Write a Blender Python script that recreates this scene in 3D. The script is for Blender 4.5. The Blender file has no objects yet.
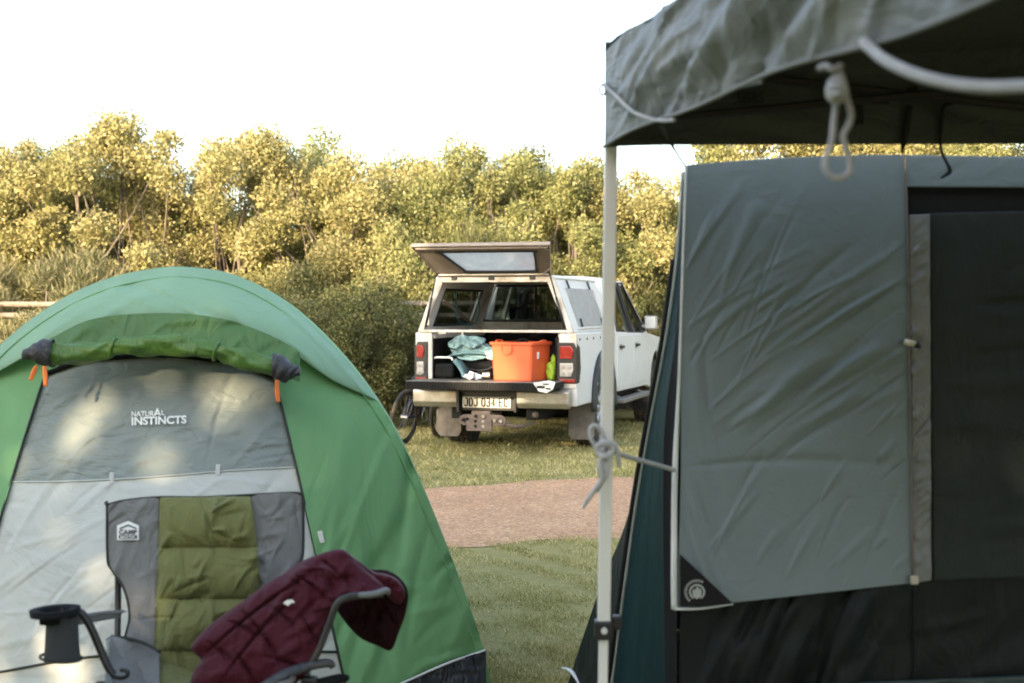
import bpy, math, random
import numpy as np
from mathutils import Vector, Matrix

C = bpy.data.collections.new('campsite')
bpy.context.scene.collection.children.link(C)
F, HZ, CX, EYE = 1422.22, 308.0, 512.0, 1.50
R = math.radians
SUN_EL = R(16.5)
SH = Vector((-0.50, -0.866, 0)).normalized()            # horizontal direction towards the sun
SUN = (SH*math.cos(SUN_EL) + Vector((0, 0, math.sin(SUN_EL)))).normalized()

def P(px, py, D):
    return Vector(((px-CX)*D/F, D, EYE-(py-HZ)*D/F))
def PV(px, py, D):
    return np.stack([(px-CX)*D/F, D+0*px, EYE-(py-HZ)*D/F], -1)
def interp(t, pts):
    xs = [p[0] for p in pts]; ys = [p[1] for p in pts]
    return np.interp(t, xs, ys)

# ------------------------------------------------------------------ things
ORG = {}
def tag(o, label=None, cat=None, group=None, kind=None):
    if label: o['label'] = label
    if cat: o['category'] = cat
    if group: o['group'] = group
    if kind: o['kind'] = kind
    return o
def thing(name, loc, label, cat, group=None, rz=0.0, local=False):
    o = bpy.data.objects.new(name, None); C.objects.link(o)
    o.location = loc; o.rotation_euler.z = rz; o.empty_display_size = .1
    ORG[o.name] = Vector((0, 0, 0)) if local else Vector(loc)
    return tag(o, label, cat, group)

class MB:
    def __init__(s): s.v = []; s.f = []
    def add(s, vs, fs):
        n = len(s.v); s.v += [tuple(v) for v in vs]; s.f += [tuple(i+n for i in f) for f in fs]; return s
    def box(s, x0, x1, y0, y1, z0, z1, rot=None, c=None):
        vs = [Vector((x, y, z)) for x in (x0, x1) for y in (y0, y1) for z in (z0, z1)]
        if rot is not None:
            c = c or Vector(((x0+x1)/2, (y0+y1)/2, (z0+z1)/2)); vs = [rot @ (v-c)+c for v in vs]
        return s.add(vs, [(0, 1, 3, 2), (4, 6, 7, 5), (0, 4, 5, 1), (2, 3, 7, 6), (0, 2, 6, 4), (1, 5, 7, 3)])
    def hexa(s, a, b):                     # two matching quads (lists of 4)
        return s.add(list(a)+list(b), [(3, 2, 1, 0), (4, 5, 6, 7)]+[(i, (i+1) % 4, 4+(i+1) % 4, 4+i) for i in range(4)])
    def prism(s, pts, axis, t0, t1, t0b=None):
        n = len(pts); m = {'x': lambda a, b, t: (t, a, b), 'y': lambda a, b, t: (a, t, b), 'z': lambda a, b, t: (a, b, t)}[axis]
        vs = [m(a, b, t0) for a, b in pts]+[m(a, b, t1) for a, b in pts]
        return s.add(vs, [tuple(range(n-1, -1, -1)), tuple(range(n, 2*n))]+[(i, (i+1) % n, n+(i+1) % n, n+i) for i in range(n)])
    def grid(s, A, cu=False, cv=False):
        A = np.asarray(A); nv, nu = A.shape[:2]; n = len(s.v)
        s.v += [tuple(p) for p in A.reshape(-1, 3).tolist()]
        for j in range(nv if cv else nv-1):
            for i in range(nu if cu else nu-1):
                a = j*nu+i; b = j*nu+(i+1) % nu; c = ((j+1) % nv)*nu+(i+1) % nu; d = ((j+1) % nv)*nu+i
                s.f.append((n+a, n+b, n+c, n+d))
        return s
    def tube(s, pts, r, n=8, closed=False, sm=0, flat=None):
        pts = [Vector(p) for p in pts]
        if sm: pts = smooth_path(pts, sm, closed)
        m = len(pts)
        if not hasattr(r, '__len__'): rr = [r]*m
        else: rr = list(np.interp(np.linspace(0, 1, m), np.linspace(0, 1, len(r)), r))
        up = None; rows = []
        for i in range(m):
            a = pts[(i-1) % m] if (closed or i > 0) else pts[i]
            b = pts[(i+1) % m] if (closed or i < m-1) else pts[i]
            t = (b-a); t = t.normalized() if t.length > 1e-9 else Vector((0, 0, 1))
            if up is None:
                up = Vector((0, 0, 1)) if abs(t.z) < .9 else Vector((0, 1, 0))
            u = (up-t*up.dot(t)).normalized(); w = t.cross(u); up = u
            rows.append([pts[i]+(u*math.cos(q)*(flat or 1)+w*math.sin(q))*rr[i] for q in [2*math.pi*k/n for k in range(n)]])
        base = len(s.v)
        s.grid(np.array(rows), cu=True, cv=closed)
        if not closed:
            s.f.append(tuple(base+k for k in range(n-1, -1, -1))); s.f.append(tuple(base+(m-1)*n+k for k in range(n)))
        return s
    def cyl(s, a, b, r0, r1=None, n=16): return s.tube([a, b], [r0, r0 if r1 is None else r1], n)
    def build(s, name, m, parent=None, smooth=False, bevel=0, thick=0, sub=0, label=None, seg=2, off=-1):
        me = bpy.data.meshes.new(name)
        o0 = ORG.get(parent.name, Vector((0, 0, 0))) if parent else Vector((0, 0, 0))
        V = np.array(s.v, dtype=float)-np.array(o0)
        me.from_pydata(V.tolist(), [], s.f); me.materials.append(m)
        if smooth: me.polygons.foreach_set('use_smooth', [True]*len(me.polygons))
        ob = bpy.data.objects.new(name, me); C.objects.link(ob)
        if parent: ob.parent = parent; ORG[ob.name] = o0
        else: ORG[ob.name] = Vector((0, 0, 0))
        if thick:
            q = ob.modifiers.new('s', 'SOLIDIFY'); q.thickness = thick; q.offset = off
        if bevel:
            q = ob.modifiers.new('b', 'BEVEL'); q.width = bevel; q.segments = seg; q.limit_method = 'ANGLE'; q.angle_limit = R(35)
        if sub:
            q = ob.modifiers.new('u', 'SUBSURF'); q.levels = q.render_levels = sub
        if label: ob['label'] = label
        return ob
def fastmesh(name, verts, k, m, parent=None):           # verts (N*k,3): N separate k-gons
    me = bpy.data.meshes.new(name); N = len(verts)//k
    me.vertices.add(len(verts)); me.vertices.foreach_set('co', np.asarray(verts, dtype=np.float32).ravel())
    me.loops.add(N*k); me.loops.foreach_set('vertex_index', np.arange(N*k, dtype=np.int32))
    me.polygons.add(N); me.polygons.foreach_set('loop_start', np.arange(N, dtype=np.int32)*k)
    me.polygons.foreach_set('loop_total', np.full(N, k, dtype=np.int32))
    me.update(calc_edges=True); me.materials.append(m)
    ob = bpy.data.objects.new(name, me); C.objects.link(ob)
    if parent: ob.parent = parent; ORG[ob.name] = ORG[parent.name]
    return ob
def smooth_path(pts, k, closed=False):
    pts = [Vector(p) for p in pts]; n = len(pts); out = []
    for i in range(n if closed else n-1):
        g = (lambda q: pts[q % n]) if closed else (lambda q: pts[min(max(q, 0), n-1)])
        p0, p1, p2, p3 = g(i-1), g(i), g(i+1), g(i+2)
        for j in range(k):
            t = j/k
            out.append(.5*((2*p1)+(p2-p0)*t+(2*p0-5*p1+4*p2-p3)*t*t+(3*p1-p0-3*p2+p3)*t**3))
    if not closed: out.append(pts[-1])
    return out
def text_verts(txt, sx=1.0, bold=0.0):
    cu = bpy.data.curves.new('t', 'FONT'); cu.body = txt; cu.size = 1; cu.offset = bold; cu.align_x = 'CENTER'; cu.align_y = 'CENTER'
    ob = bpy.data.objects.new('t', cu); C.objects.link(ob); bpy.context.view_layer.update()
    me = bpy.data.meshes.new_from_object(ob.evaluated_get(bpy.context.evaluated_depsgraph_get()))
    V = np.array([v.co[:] for v in me.vertices]); Fs = [tuple(p.vertices) for p in me.polygons]
    bpy.data.objects.remove(ob); bpy.data.meshes.remove(me)
    w = V[:, 0].max()-V[:, 0].min(); h = V[:, 1].max()-V[:, 1].min()
    V[:, 0] = (V[:, 0]-V[:, 0].min())/w-.5; V[:, 1] = (V[:, 1]-V[:, 1].min())/h-.5
    return V, Fs                                         # unit box -.5...5

# ------------------------------------------------------------------ cloth creases
class Folds:
    def __init__(s, seed=0): s.L = []; s.r = random.Random(seed)
    def seg(s, x0, y0, x1, y1, w, a): s.L.append((x0, y0, x1, y1, w, a)); return s
    def rand(s, n, box, ang, spread, ln, w, a):
        for _ in range(n):
            x = s.r.uniform(box[0], box[2]); y = s.r.uniform(box[1], box[3]); t = R(ang+s.r.uniform(-spread, spread)); l = ln*s.r.uniform(.4, 1.3)
            dx, dy = math.cos(t)*l/2, -math.sin(t)*l/2
            s.L.append((x-dx, y-dy, x+dx, y+dy, w*s.r.uniform(.6, 1.5), a*s.r.uniform(.3, 1.2)*s.r.choice((1, 1, -1))))
        return s
    def __call__(s, X, Y):
        H = np.zeros(np.broadcast(X, Y).shape)
        for x0, y0, x1, y1, w, a in s.L:
            dx, dy = x1-x0, y1-y0; l = math.hypot(dx, dy)+1e-6; ux, uy = dx/l, dy/l
            t = (X-x0)*ux+(Y-y0)*uy; bow = .03*l*np.sin(np.clip(t/l, 0, 1)*math.pi)
            d = (X-x0)*uy-(Y-y0)*ux-bow
            k = np.clip(t/l, 0, 1); wk = w*(.5+k)
            H += a*np.exp(-(d/wk)**2)*np.sin(np.clip(k, 0, 1)*math.pi)**.7*((t > 0) & (t < l))
        return H

# ------------------------------------------------------------------ materials
def newmat(name):
    m = bpy.data.materials.new(name); m.use_nodes = True; nt = m.node_tree
    return m, nt, nt.nodes['Principled BSDF'], nt.nodes['Material Output']
def N(nt, t, **k):
    n = nt.nodes.new(t)
    for a, b in k.items():
        if a in n.inputs.keys() if hasattr(n.inputs, 'keys') else False: n.inputs[a].default_value = b
        else: setattr(n, a, b)
    return n
def noise(nt, scale, detail=4, rough=.55, vec=None, dist=0):
    n = nt.nodes.new('ShaderNodeTexNoise'); n.inputs['Scale'].default_value = scale
    n.inputs['Detail'].default_value = detail; n.inputs['Roughness'].default_value = rough; n.inputs['Distortion'].default_value = dist
    if vec is not None: nt.links.new(vec, n.inputs['Vector'])
    return n
def ramp(nt, fac, stops):
    r = nt.nodes.new('ShaderNodeValToRGB'); cr = r.color_ramp
    while len(cr.elements) < len(stops): cr.elements.new(.5)
    for e, (p, c) in zip(cr.elements, stops): e.position = p; e.color = (*c, 1) if len(c) == 3 else c
    nt.links.new(fac, r.inputs['Fac']); return r
def mixc(nt, fac, a, b):
    x = nt.nodes.new('ShaderNodeMix'); x.data_type = 'RGBA'
    for s, v in ((0, fac), (6, a), (7, b)):
        if hasattr(v, 'is_linked') or hasattr(v, 'links'): nt.links.new(v, x.inputs[s])
        else: x.inputs[s].default_value = v if s == 0 else (*v, 1)
    return x.outputs[2]
def scl(c, k): return tuple(min(1, x*k) for x in c)
def mat(name, col, rough=.6, metal=0.0, var=.12, vs=6, bump=0.0, bs=60, spec=.5, col2=None, dirt=None, dirtz=None, trans=0.0, coat=0.0, tcol=None, sheen=0):
    m, nt, b, out = newmat(name); tc = nt.nodes.new('ShaderNodeTexCoord').outputs['Object']
    n1 = noise(nt, vs, 5, .6, tc)
    c = ramp(nt, n1.outputs['Fac'], [(.3, scl(col, 1-var)), (.7, col2 or scl(col, 1+var))]).outputs['Color']
    if dirt:
        n2 = noise(nt, vs*.5+2, 8, .7, tc)
        f = ramp(nt, n2.outputs['Fac'], [(dirt[1], (0, 0, 0)), (dirt[2], (1, 1, 1))]).outputs['Color']
        if dirtz:                                   # mud that reaches up from the bottom of the body
            sp = nt.nodes.new('ShaderNodeSeparateXYZ'); nt.links.new(tc, sp.inputs[0])
            mr = nt.nodes.new('ShaderNodeMapRange'); nt.links.new(sp.outputs['Z'], mr.inputs[0])
            mr.inputs[1].default_value = dirtz[0]; mr.inputs[2].default_value = dirtz[1]; mr.inputs[3].default_value = 1; mr.inputs[4].default_value = dirtz[2]
            mu = nt.nodes.new('ShaderNodeMath'); mu.operation = 'MULTIPLY'; nt.links.new(f, mu.inputs[0]); nt.links.new(mr.outputs[0], mu.inputs[1]); f = mu.outputs[0]
        c = mixc(nt, f, c, dirt[0])
    nt.links.new(c, b.inputs['Base Color'])
    b.inputs['Roughness'].default_value = rough; b.inputs['Metallic'].default_value = metal
    b.inputs['Specular IOR Level'].default_value = spec; b.inputs['Coat Weight'].default_value = coat
    b.inputs['Sheen Weight'].default_value = sheen
    nr = noise(nt, vs*3, 3, .5, tc); mr = nt.nodes.new('ShaderNodeMapRange'); nt.links.new(nr.outputs['Fac'], mr.inputs[0])
    mr.inputs[3].default_value = max(0, rough-.1); mr.inputs[4].default_value = min(1, rough+.1); nt.links.new(mr.outputs[0], b.inputs['Roughness'])
    if bump:
        n3 = noise(nt, bs, 4, .6, tc); bp = nt.nodes.new('ShaderNodeBump'); bp.inputs['Strength'].default_value = bump; bp.inputs['Distance'].default_value = .01
        nt.links.new(n3.outputs['Fac'], bp.inputs['Height']); nt.links.new(bp.outputs[0], b.inputs['Normal'])
    if trans:
        t = nt.nodes.new('ShaderNodeBsdfTranslucent'); mx = nt.nodes.new('ShaderNodeMixShader'); mx.inputs[0].default_value = trans
        if tcol: t.inputs['Color'].default_value = (*tcol, 1)
        else: nt.links.new(c, t.inputs['Color'])
        nt.links.new(b.outputs[0], mx.inputs[1]); nt.links.new(t.outputs[0], mx.inputs[2]); nt.links.new(mx.outputs[0], out.inputs['Surface'])
    return m
def fabric(name, col, rough=.55, var=.1, wr=.35, wscale=9, fine=.15, trans=0.0, col_in=None, stretch=(1, 1, .5), crisp=1.2, spec=.4, sheen=0):
    """woven cloth: broad tone change, elongated wrinkles and a fine weave in the bump"""
    m, nt, b, out = newmat(name); tc = nt.nodes.new('ShaderNodeTexCoord').outputs['Object']
    n1 = noise(nt, 3.2, 4, .55, tc)
    c = ramp(nt, n1.outputs['Fac'], [(.3, scl(col, 1-var)), (.7, scl(col, 1+var))]).outputs['Color']
    if col_in is not None:                          # cloth coated differently on its inner face
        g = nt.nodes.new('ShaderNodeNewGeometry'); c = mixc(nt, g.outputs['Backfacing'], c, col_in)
    nt.links.new(c, b.inputs['Base Color']); b.inputs['Roughness'].default_value = rough; b.inputs['Specular IOR Level'].default_value = spec
    b.inputs['Sheen Weight'].default_value = sheen
    mp = nt.nodes.new('ShaderNodeMapping'); mp.inputs['Scale'].default_value = stretch; mp.inputs['Rotation'].default_value = (.3, .5, .2); nt.links.new(tc, mp.inputs['Vector'])
    w = noise(nt, wscale, 3, .5, mp.outputs[0], crisp)
    ab = nt.nodes.new('ShaderNodeMath'); ab.operation = 'SUBTRACT'; ab.inputs[1].default_value = .5; nt.links.new(w.outputs['Fac'], ab.inputs[0])
    a2 = nt.nodes.new('ShaderNodeMath'); a2.operation = 'ABSOLUTE'; nt.links.new(ab.outputs[0], a2.inputs[0])
    bp = nt.nodes.new('ShaderNodeBump'); bp.inputs['Strength'].default_value = wr; bp.inputs['Distance'].default_value = .05; nt.links.new(a2.outputs[0], bp.inputs['Height'])
    n3 = noise(nt, 420, 2, .5, tc); b2 = nt.nodes.new('ShaderNodeBump'); b2.inputs['Strength'].default_value = fine; b2.inputs['Distance'].default_value = .002
    nt.links.new(n3.outputs['Fac'], b2.inputs['Height']); nt.links.new(bp.outputs[0], b2.inputs['Normal']); nt.links.new(b2.outputs[0], b.inputs['Normal'])
    if trans:
        t = nt.nodes.new('ShaderNodeBsdfTranslucent'); nt.links.new(c, t.inputs['Color']); mx = nt.nodes.new('ShaderNodeMixShader'); mx.inputs[0].default_value = trans
        nt.links.new(b.outputs[0], mx.inputs[1]); nt.links.new(t.outputs[0], mx.inputs[2]); nt.links.new(mx.outputs[0], out.inputs['Surface'])
    return m
def glass(name, tint=(.25, .28, .28), refl=.12, rough=.03, milky=0.0):
    m, nt, b, out = newmat(name); nt.nodes.remove(b)
    t = nt.nodes.new('ShaderNodeBsdfTransparent'); t.inputs[0].default_value = (*tint, 1)
    g = nt.nodes.new('ShaderNodeBsdfGlossy'); g.inputs['Roughness'].default_value = rough; g.inputs['Color'].default_value = (.9, .9, .9, 1)
    lw = nt.nodes.new('ShaderNodeLayerWeight'); lw.inputs['Blend'].default_value = .35
    mr = nt.nodes.new('ShaderNodeMapRange'); nt.links.new(lw.outputs['Fresnel'], mr.inputs[0]); mr.inputs[3].default_value = refl*.5; mr.inputs[4].default_value = min(1, refl*5)
    mx = nt.nodes.new('ShaderNodeMixShader'); nt.links.new(mr.outputs[0], mx.inputs[0]); nt.links.new(t.outputs[0], mx.inputs[1]); nt.links.new(g.outputs[0], mx.inputs[2])
    s = mx.outputs[0]
    if milky:
        d = nt.nodes.new('ShaderNodeBsdfTranslucent'); d.inputs[0].default_value = (.75, .75, .72, 1)
        d2 = nt.nodes.new('ShaderNodeBsdfDiffuse'); d2.inputs[0].default_value = (.6, .6, .58, 1); ad = nt.nodes.new('ShaderNodeMixShader')
        nt.links.new(d.outputs[0], ad.inputs[1]); nt.links.new(d2.outputs[0], ad.inputs[2])
        m2 = nt.nodes.new('ShaderNodeMixShader'); tc = nt.nodes.new('ShaderNodeTexCoord').outputs['Object']; n1 = noise(nt, 9, 5, .6, tc)
        r = nt.nodes.new('ShaderNodeMapRange'); nt.links.new(n1.outputs['Fac'], r.inputs[0]); r.inputs[3].default_value = milky*.7; r.inputs[4].default_value = min(1, milky*1.3)
        nt.links.new(r.outputs[0], m2.inputs[0]); nt.links.new(s, m2.inputs[1]); nt.links.new(ad.outputs[0], m2.inputs[2]); s = m2.outputs[0]
    nt.links.new(s, out.inputs['Surface']); return m
def leafmat(name, stops, trans=.35, rough=.5, scale=.9):
    m, nt, b, out = newmat(name)
    tc = nt.nodes.new('ShaderNodeTexCoord').outputs['Object']
    oi = nt.nodes.new('ShaderNodeObjectInfo'); ad = nt.nodes.new('ShaderNodeVectorMath'); ad.operation = 'ADD'; nt.links.new(tc, ad.inputs[0])
    cm = nt.nodes.new('ShaderNodeCombineXYZ'); ml = nt.nodes.new('ShaderNodeMath'); ml.operation = 'MULTIPLY'; ml.inputs[1].default_value = 40
    nt.links.new(oi.outputs['Random'], ml.inputs[0]); nt.links.new(ml.outputs[0], cm.inputs[0]); nt.links.new(cm.outputs[0], ad.inputs[1])
    n1 = noise(nt, scale, 3, .6, ad.outputs[0]); g = nt.nodes.new('ShaderNodeNewGeometry')
    mx0 = nt.nodes.new('ShaderNodeMix'); mx0.inputs[0].default_value = .42
    nt.links.new(n1.outputs['Fac'], mx0.inputs[2]); nt.links.new(g.outputs['Random Per Island'], mx0.inputs[3])
    c = ramp(nt, mx0.outputs[0], stops).outputs['Color']
    nt.links.new(c, b.inputs['Base Color']); b.inputs['Roughness'].default_value = rough; b.inputs['Specular IOR Level'].default_value = .3
    t = nt.nodes.new('ShaderNodeBsdfTranslucent'); nt.links.new(c, t.inputs['Color']); mx = nt.nodes.new('ShaderNodeMixShader'); mx.inputs[0].default_value = trans
    nt.links.new(b.outputs[0], mx.inputs[1]); nt.links.new(t.outputs[0], mx.inputs[2]); nt.links.new(mx.outputs[0], out.inputs['Surface'])
    return m

M = {}
M['hood'] = fabric('tent_green_skylit', (.245, .405, .262), .55, .07, .32, 5, trans=.16, spec=.25)  # paler copy of the tent green, sky reflection put into the colour
M['green'] = fabric('tent_green', (.195, .405, .185), .6, .07, .32, 4.5, trans=.2, spec=.2)
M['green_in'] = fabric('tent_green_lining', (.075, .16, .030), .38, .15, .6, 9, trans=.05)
M['mesh_grey'] = fabric('tent_mesh_grey', (.215, .252, .235), .6, .08, .42, 8, stretch=(.7, 1, 1.6))
M['pale'] = fabric('tent_pale', (.56, .59, .56), .6, .05, .2, 6, trans=.1, spec=.2, stretch=(.8, 1, 1.1))
M['black_cloth'] = fabric('black_cloth', (.010, .011, .012), .8, .15, .4, 12, spec=.12)
M['charcoal'] = fabric('charcoal_cloth', (.045, .047, .052), .55, .15, .5, 14)
M['skirt'] = fabric('skirt_dark_grey', (.045, .050, .058), .45, .3, .9, 12)
M['piping'] = mat('white_piping', (.62, .64, .64), .6)
M['dark_piping'] = mat('dark_piping', (.02, .028, .025), .6)
M['orange_cord'] = mat('orange_cord', (.75, .2, .04), .6)
M['print_white'] = mat('white_print', (.75, .78, .76), .6, var=.04)
M['chair_grey'] = fabric('chair_grey', (.170, .174, .170), .75, .08, .5, 11, fine=.3, sheen=.1, spec=.15)
M['chair_olive'] = fabric('chair_olive', (.150, .158, .058), .75, .1, .6, 11, fine=.3, sheen=.1, spec=.15)
M['chair_frame'] = mat('chair_steel', (.022, .02, .018), .4, .2)
M['chair_seam'] = mat('chair_seam', (.015, .017, .012), .7)
M['netting'] = fabric('netting', (.035, .038, .04), .85, .1, .2, 20, fine=.8)
M['jacket'] = fabric('maroon_nylon', (.052, .0052, .012), .6, .08, .30, 14, fine=.15, spec=.14, sheen=.08)
M['jacket_in'] = fabric('maroon_lining', (.018, .004, .006), .75, .2, .5, 18, spec=.1)
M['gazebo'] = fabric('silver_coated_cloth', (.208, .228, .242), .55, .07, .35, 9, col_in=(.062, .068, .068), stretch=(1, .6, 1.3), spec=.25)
M['alu'] = mat('white_steel', (.72, .72, .70), .4, .1, .05, bump=.02)
M['black_plastic'] = mat('black_plastic', (.012, .012, .013), .45)
M['rope'] = mat('white_rope', (.66, .67, .68), .85, spec=.15, bump=1.0, bs=330, var=.1, vs=40)
M['strap'] = mat('black_strap', (.008, .009, .009), .8)
M['tent_grey'] = fabric('tent_flap_grey', (.168, .212, .232), .55, .05, .14, 9, stretch=(.8, 1, .8), spec=.2)
M['tent_strip'] = fabric('tent_strip_grey', (.17, .18, .18), .6, .05, .2, 10)
M['tent_dark'] = fabric('tent_wall_dark', (.0095, .0125, .0125), .6, .2, .4, 5, stretch=(1.3, 1, .5), spec=.18)
M['tent_mesh'] = fabric('tent_mesh_dark', (.030, .036, .036), .7, .12, .35, 8, spec=.12)
M['tent_green'] = fabric('tent_wall_green', (.0045, .022, .026), .6, .15, .3, 4, stretch=(1.2, 1, .7), spec=.15)
M['tent_black'] = fabric('tent_gap_black', (.002, .002, .003), .8, .1, .1, 8)
M['shaded_green'] = fabric('tent_green_shaded', (.060, .145, .038), .5, .1, .5, 8)  # tent green darkened to carry the shade below the brim
EXPO = 2.4
# ================================================================== green dome tent
TC = (170.0, 747.0)
OUT = [(492, 690), (485, 655), (468, 603), (440, 530), (408, 455), (377, 400), (338, 350), (290, 305), (238, 276), (190, 267), (150, 269), (100, 281), (50, 306), (0, 345), (-37, 392), (-75, 455), (-108, 530), (-130, 603), (-146, 655), (-152, 690)]
OUT = [(v.x, v.y) for v in smooth_path([(a, b, 0) for a, b in OUT], 6)]
BRIM = [(378, 401), (355, 391), (330, 379), (300, 358), (274, 342), (226, 324.5), (168, 318), (97, 323), (55, 341), (0, 371), (-20, 384), (-38, 394)]
BRIM = [(v.x, v.y) for v in smooth_path([(a, b, 0) for a, b in BRIM], 6)]
DOOR = [(356, 734), (345, 683), (320, 572), (297, 470), (275, 378), (240, 352), (206, 345), (165, 342), (110, 346), (80, 352), (45, 374), (20, 452), (0, 520), (-20, 600), (-40, 683), (-46, 720)]
def polar(line):
    a = np.array([math.atan2(TC[1]-y, x-TC[0]) for x, y in line]); r = np.array([math.hypot(x-TC[0], y-TC[1]) for x, y in line])
    i = np.argsort(a); a, r = a[i], r[i]
    xs = r*np.cos(a); ys = r*np.sin(a)
    def f(th):
        th = np.atleast_1d(th); out = np.zeros(th.shape)
        k = np.clip(np.searchsorted(a, th)-1, 0, len(a)-2)
        x1, y1, x2, y2 = xs[k], ys[k], xs[k+1], ys[k+1]; c, s = np.cos(th), np.sin(th)
        den = c*(y2-y1)-s*(x2-x1); return np.abs((x1*(y2-y1)-y1*(x2-x1))/np.where(abs(den) < 1e-6, 1e-6, den))
    return f, a
fo, ao = polar(OUT); fb, ab_ = polar(BRIM); fd, ad_ = polar(DOOR)
def tentY(px, py):
    th = np.clip(np.arctan2(TC[1]-py, px-TC[0]), ao[0], ao[-1]); r = np.hypot(px-TC[0], py-TC[1])
    rr = np.clip(r/fo(th.ravel()).reshape(th.shape), 0, 1)
    return 5.40-.68*(1-rr**1.6)
tent = thing('dome_tent', P(170, 747, 4.72)*1, 'green dome tent with grey door panel and rolled up green flap behind the camping chair', 'tent')
tent.location.z = 0; ORG[tent.name].z = 0
gf = Folds(3)
gf.rand(26, (300, 420, 480, 690), 72, 8, 220, 6, .014)      # pulls running down the right side
gf.rand(14, (395, 560, 490, 690), 25, 25, 90, 4, .009)
gf.rand(16, (-140, 420, 20, 690), 108, 12, 150, 7, .010)
gf.rand(20, (60, 325, 330, 380), 15, 30, 90, 6, .012)
gf.seg(330, 690, 300, 480, 14, .012).seg(395, 700, 372, 480, 9, -.012).seg(380, 700, 360, 500, 7, .01)
def frontP(px, py, off=0.0):
    y = tentY(px, py)-off-gf(px, py); A = PV(px, py, y); A[..., 2] = np.maximum(A[..., 2], .012); return A
# front panel (between door opening and the arch or brim)
nth, nr = 260, 46
th = np.linspace(ao[0], ao[-1], nth); rin = fd(th); ro = fo(th)
inb = (th > ab_[0]) & (th < ab_[-1]); rb = np.where(inb, np.minimum(fb(np.clip(th, ab_[0], ab_[-1]))*1.012+3, ro), ro)
t = np.linspace(0, 1, nr)[:, None]; rad = rin[None]+(rb-rin)[None]*t
PX = TC[0]+rad*np.cos(th); PY = TC[1]-rad*np.sin(th)
FG = frontP(PX, PY); FG[:, 0, 2] = .01; FG[:, -1, 2] = .01
MB().grid(FG).build('front_panel', M['green'], tent, smooth=True)
# hood
hf = Folds(5); hf.rand(16, (120, 280, 340, 380), -35, 15, 130, 4, .010); hf.rand(10, (0, 290, 150, 350), 30, 15, 120, 4, .009)
th2 = np.linspace(ab_[0]+.002, ab_[-1]-.002, 220); t = np.linspace(0, 1, 26)[:, None]
ro2 = fo(th2); rb2 = fb(th2); win = np.sin(np.clip((th2-th2[0])/(th2[-1]-th2[0]), 0, 1)*math.pi)**.6
rad = ro2+(rb2-ro2)*t; PX = TC[0]+rad*np.cos(th2); PY = TC[1]-rad*np.sin(th2)
YH = 5.40-.26*win**1.4*np.sin(t*math.pi/2)**1.1-hf(PX, PY)
HG = PV(PX, PY, YH)
lip = HG[-1:].copy(); lip[..., 1] += .02; lip[..., 2] += .008
MB().grid(np.concatenate([HG, lip])).build('hood', M['hood'], tent, smooth=True)
# rear body behind the arch
arch = PV(TC[0]+fo(th)*np.cos(th), TC[1]-fo(th)*np.sin(th), 5.40+0*th)
cx = (arch[0, 0]+arch[-1, 0])/2; rows = []
for k in range(18):
    q = k/17*math.pi/2; s = math.cos(q)**.8 if k < 17 else 0.02; B = arch.copy()
    B[:, 0] = cx+(B[:, 0]-cx)*(.12+.88*s)-.16*math.sin(q); B[:, 2] = B[:, 2]*(.04+.96*s); B[:, 1] = 5.40+2.2*math.sin(q); B[0, 2] = B[-1, 2] = .01; rows.append(B)
MB().grid(np.array(rows)).build('rear_panel', M['green'], tent, smooth=True)
# pole sleeve: a double seam just inside the arch
ths = np.linspace(ao[0]+.01, ao[-1]-.01, 160)
def on_arch(k, off=.006):
    r = fo(ths)*k; px = TC[0]+r*np.cos(ths); py = TC[1]-r*np.sin(ths); y = tentY(px, py)-off
    top = (ths > ab_[0]) & (ths < ab_[-1])
    wn = np.sin(np.clip((ths-th2[0])/(th2[-1]-th2[0]), 0, 1)*math.pi)**.6
    tt = np.clip((fo(ths)-r)/np.maximum(fo(ths)-fb(np.clip(ths, ab_[0], ab_[-1])), 1), 0, 1)
    y = np.where(top, np.minimum(y, 5.40-.26*wn**1.4*np.sin(tt*math.pi/2)**1.1-off), y)
    return [Vector(p) for p in PV(px, py, y)]
MB().tube(on_arch(.978, .002), .0035, 6).build('pole_sleeve', M['green'], tent, smooth=True)
# door panels
dl = [(374, 45), (452, 20), (520, 0), (600, -20), (683, -40), (734, -48)]; dr = [(378, 275), (470, 297), (572, 320), (683, 345), (734, 356)]
df = Folds(8)
df.rand(34, (10, 372, 300, 470), 40, 30, 75, 3.2, .0042); df.rand(26, (0, 395, 300, 470), 8, 16, 110, 3, .004)
df.rand(60, (-40, 480, 340, 700), 45, 22, 110, 2.6, .0052); df.rand(24, (-40, 480, 340, 700), 5, 14, 120, 3, .004); df.rand(14, (0, 380, 120, 470), 60, 15, 70, 3, .005)
df.seg(205, 470, 238, 360, 3, -.006).seg(60, 470, 140, 395, 3, .006).seg(230, 470, 288, 410, 4, .006)
def doorP(px, py, off=0.0):
    y = tentY(px, py)+.012-off-df(px, py); A = PV(px, py, y); A[..., 2] = np.maximum(A[..., 2], .012); return A
def split(px): return 482-.042*px+2.5*np.sin(px/60)
u = np.linspace(0, 1, 230)[None]; v = np.linspace(0, 1, 90)[:, None]
topy = np.interp(u*230+45, *zip(*sorted((a, b) for a, b in DOOR[4:11])))
PYl = topy+(split(u*297)-topy)*v; XL = np.interp(PYl, *zip(*dl)); XR = np.interp(PYl, *zip(*dr)); PXd = XL+(XR-XL)*u
MB().grid(doorP(PXd, PYl)).build('door_mesh_panel', M['mesh_grey'], tent, smooth=True)
v = np.linspace(0, 1, 120)[:, None]; yb = 734-.0*u; y0 = split(u*297); PYl = y0+(yb-y0)*v; XL = np.interp(PYl, *zip(*dl)); XR = np.interp(PYl, *zip(*dr)); PXd = XL+(XR-XL)*u
MB().grid(doorP(PXd, PYl)).build('door_lower_panel', M['pale'], tent, smooth=True)
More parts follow.
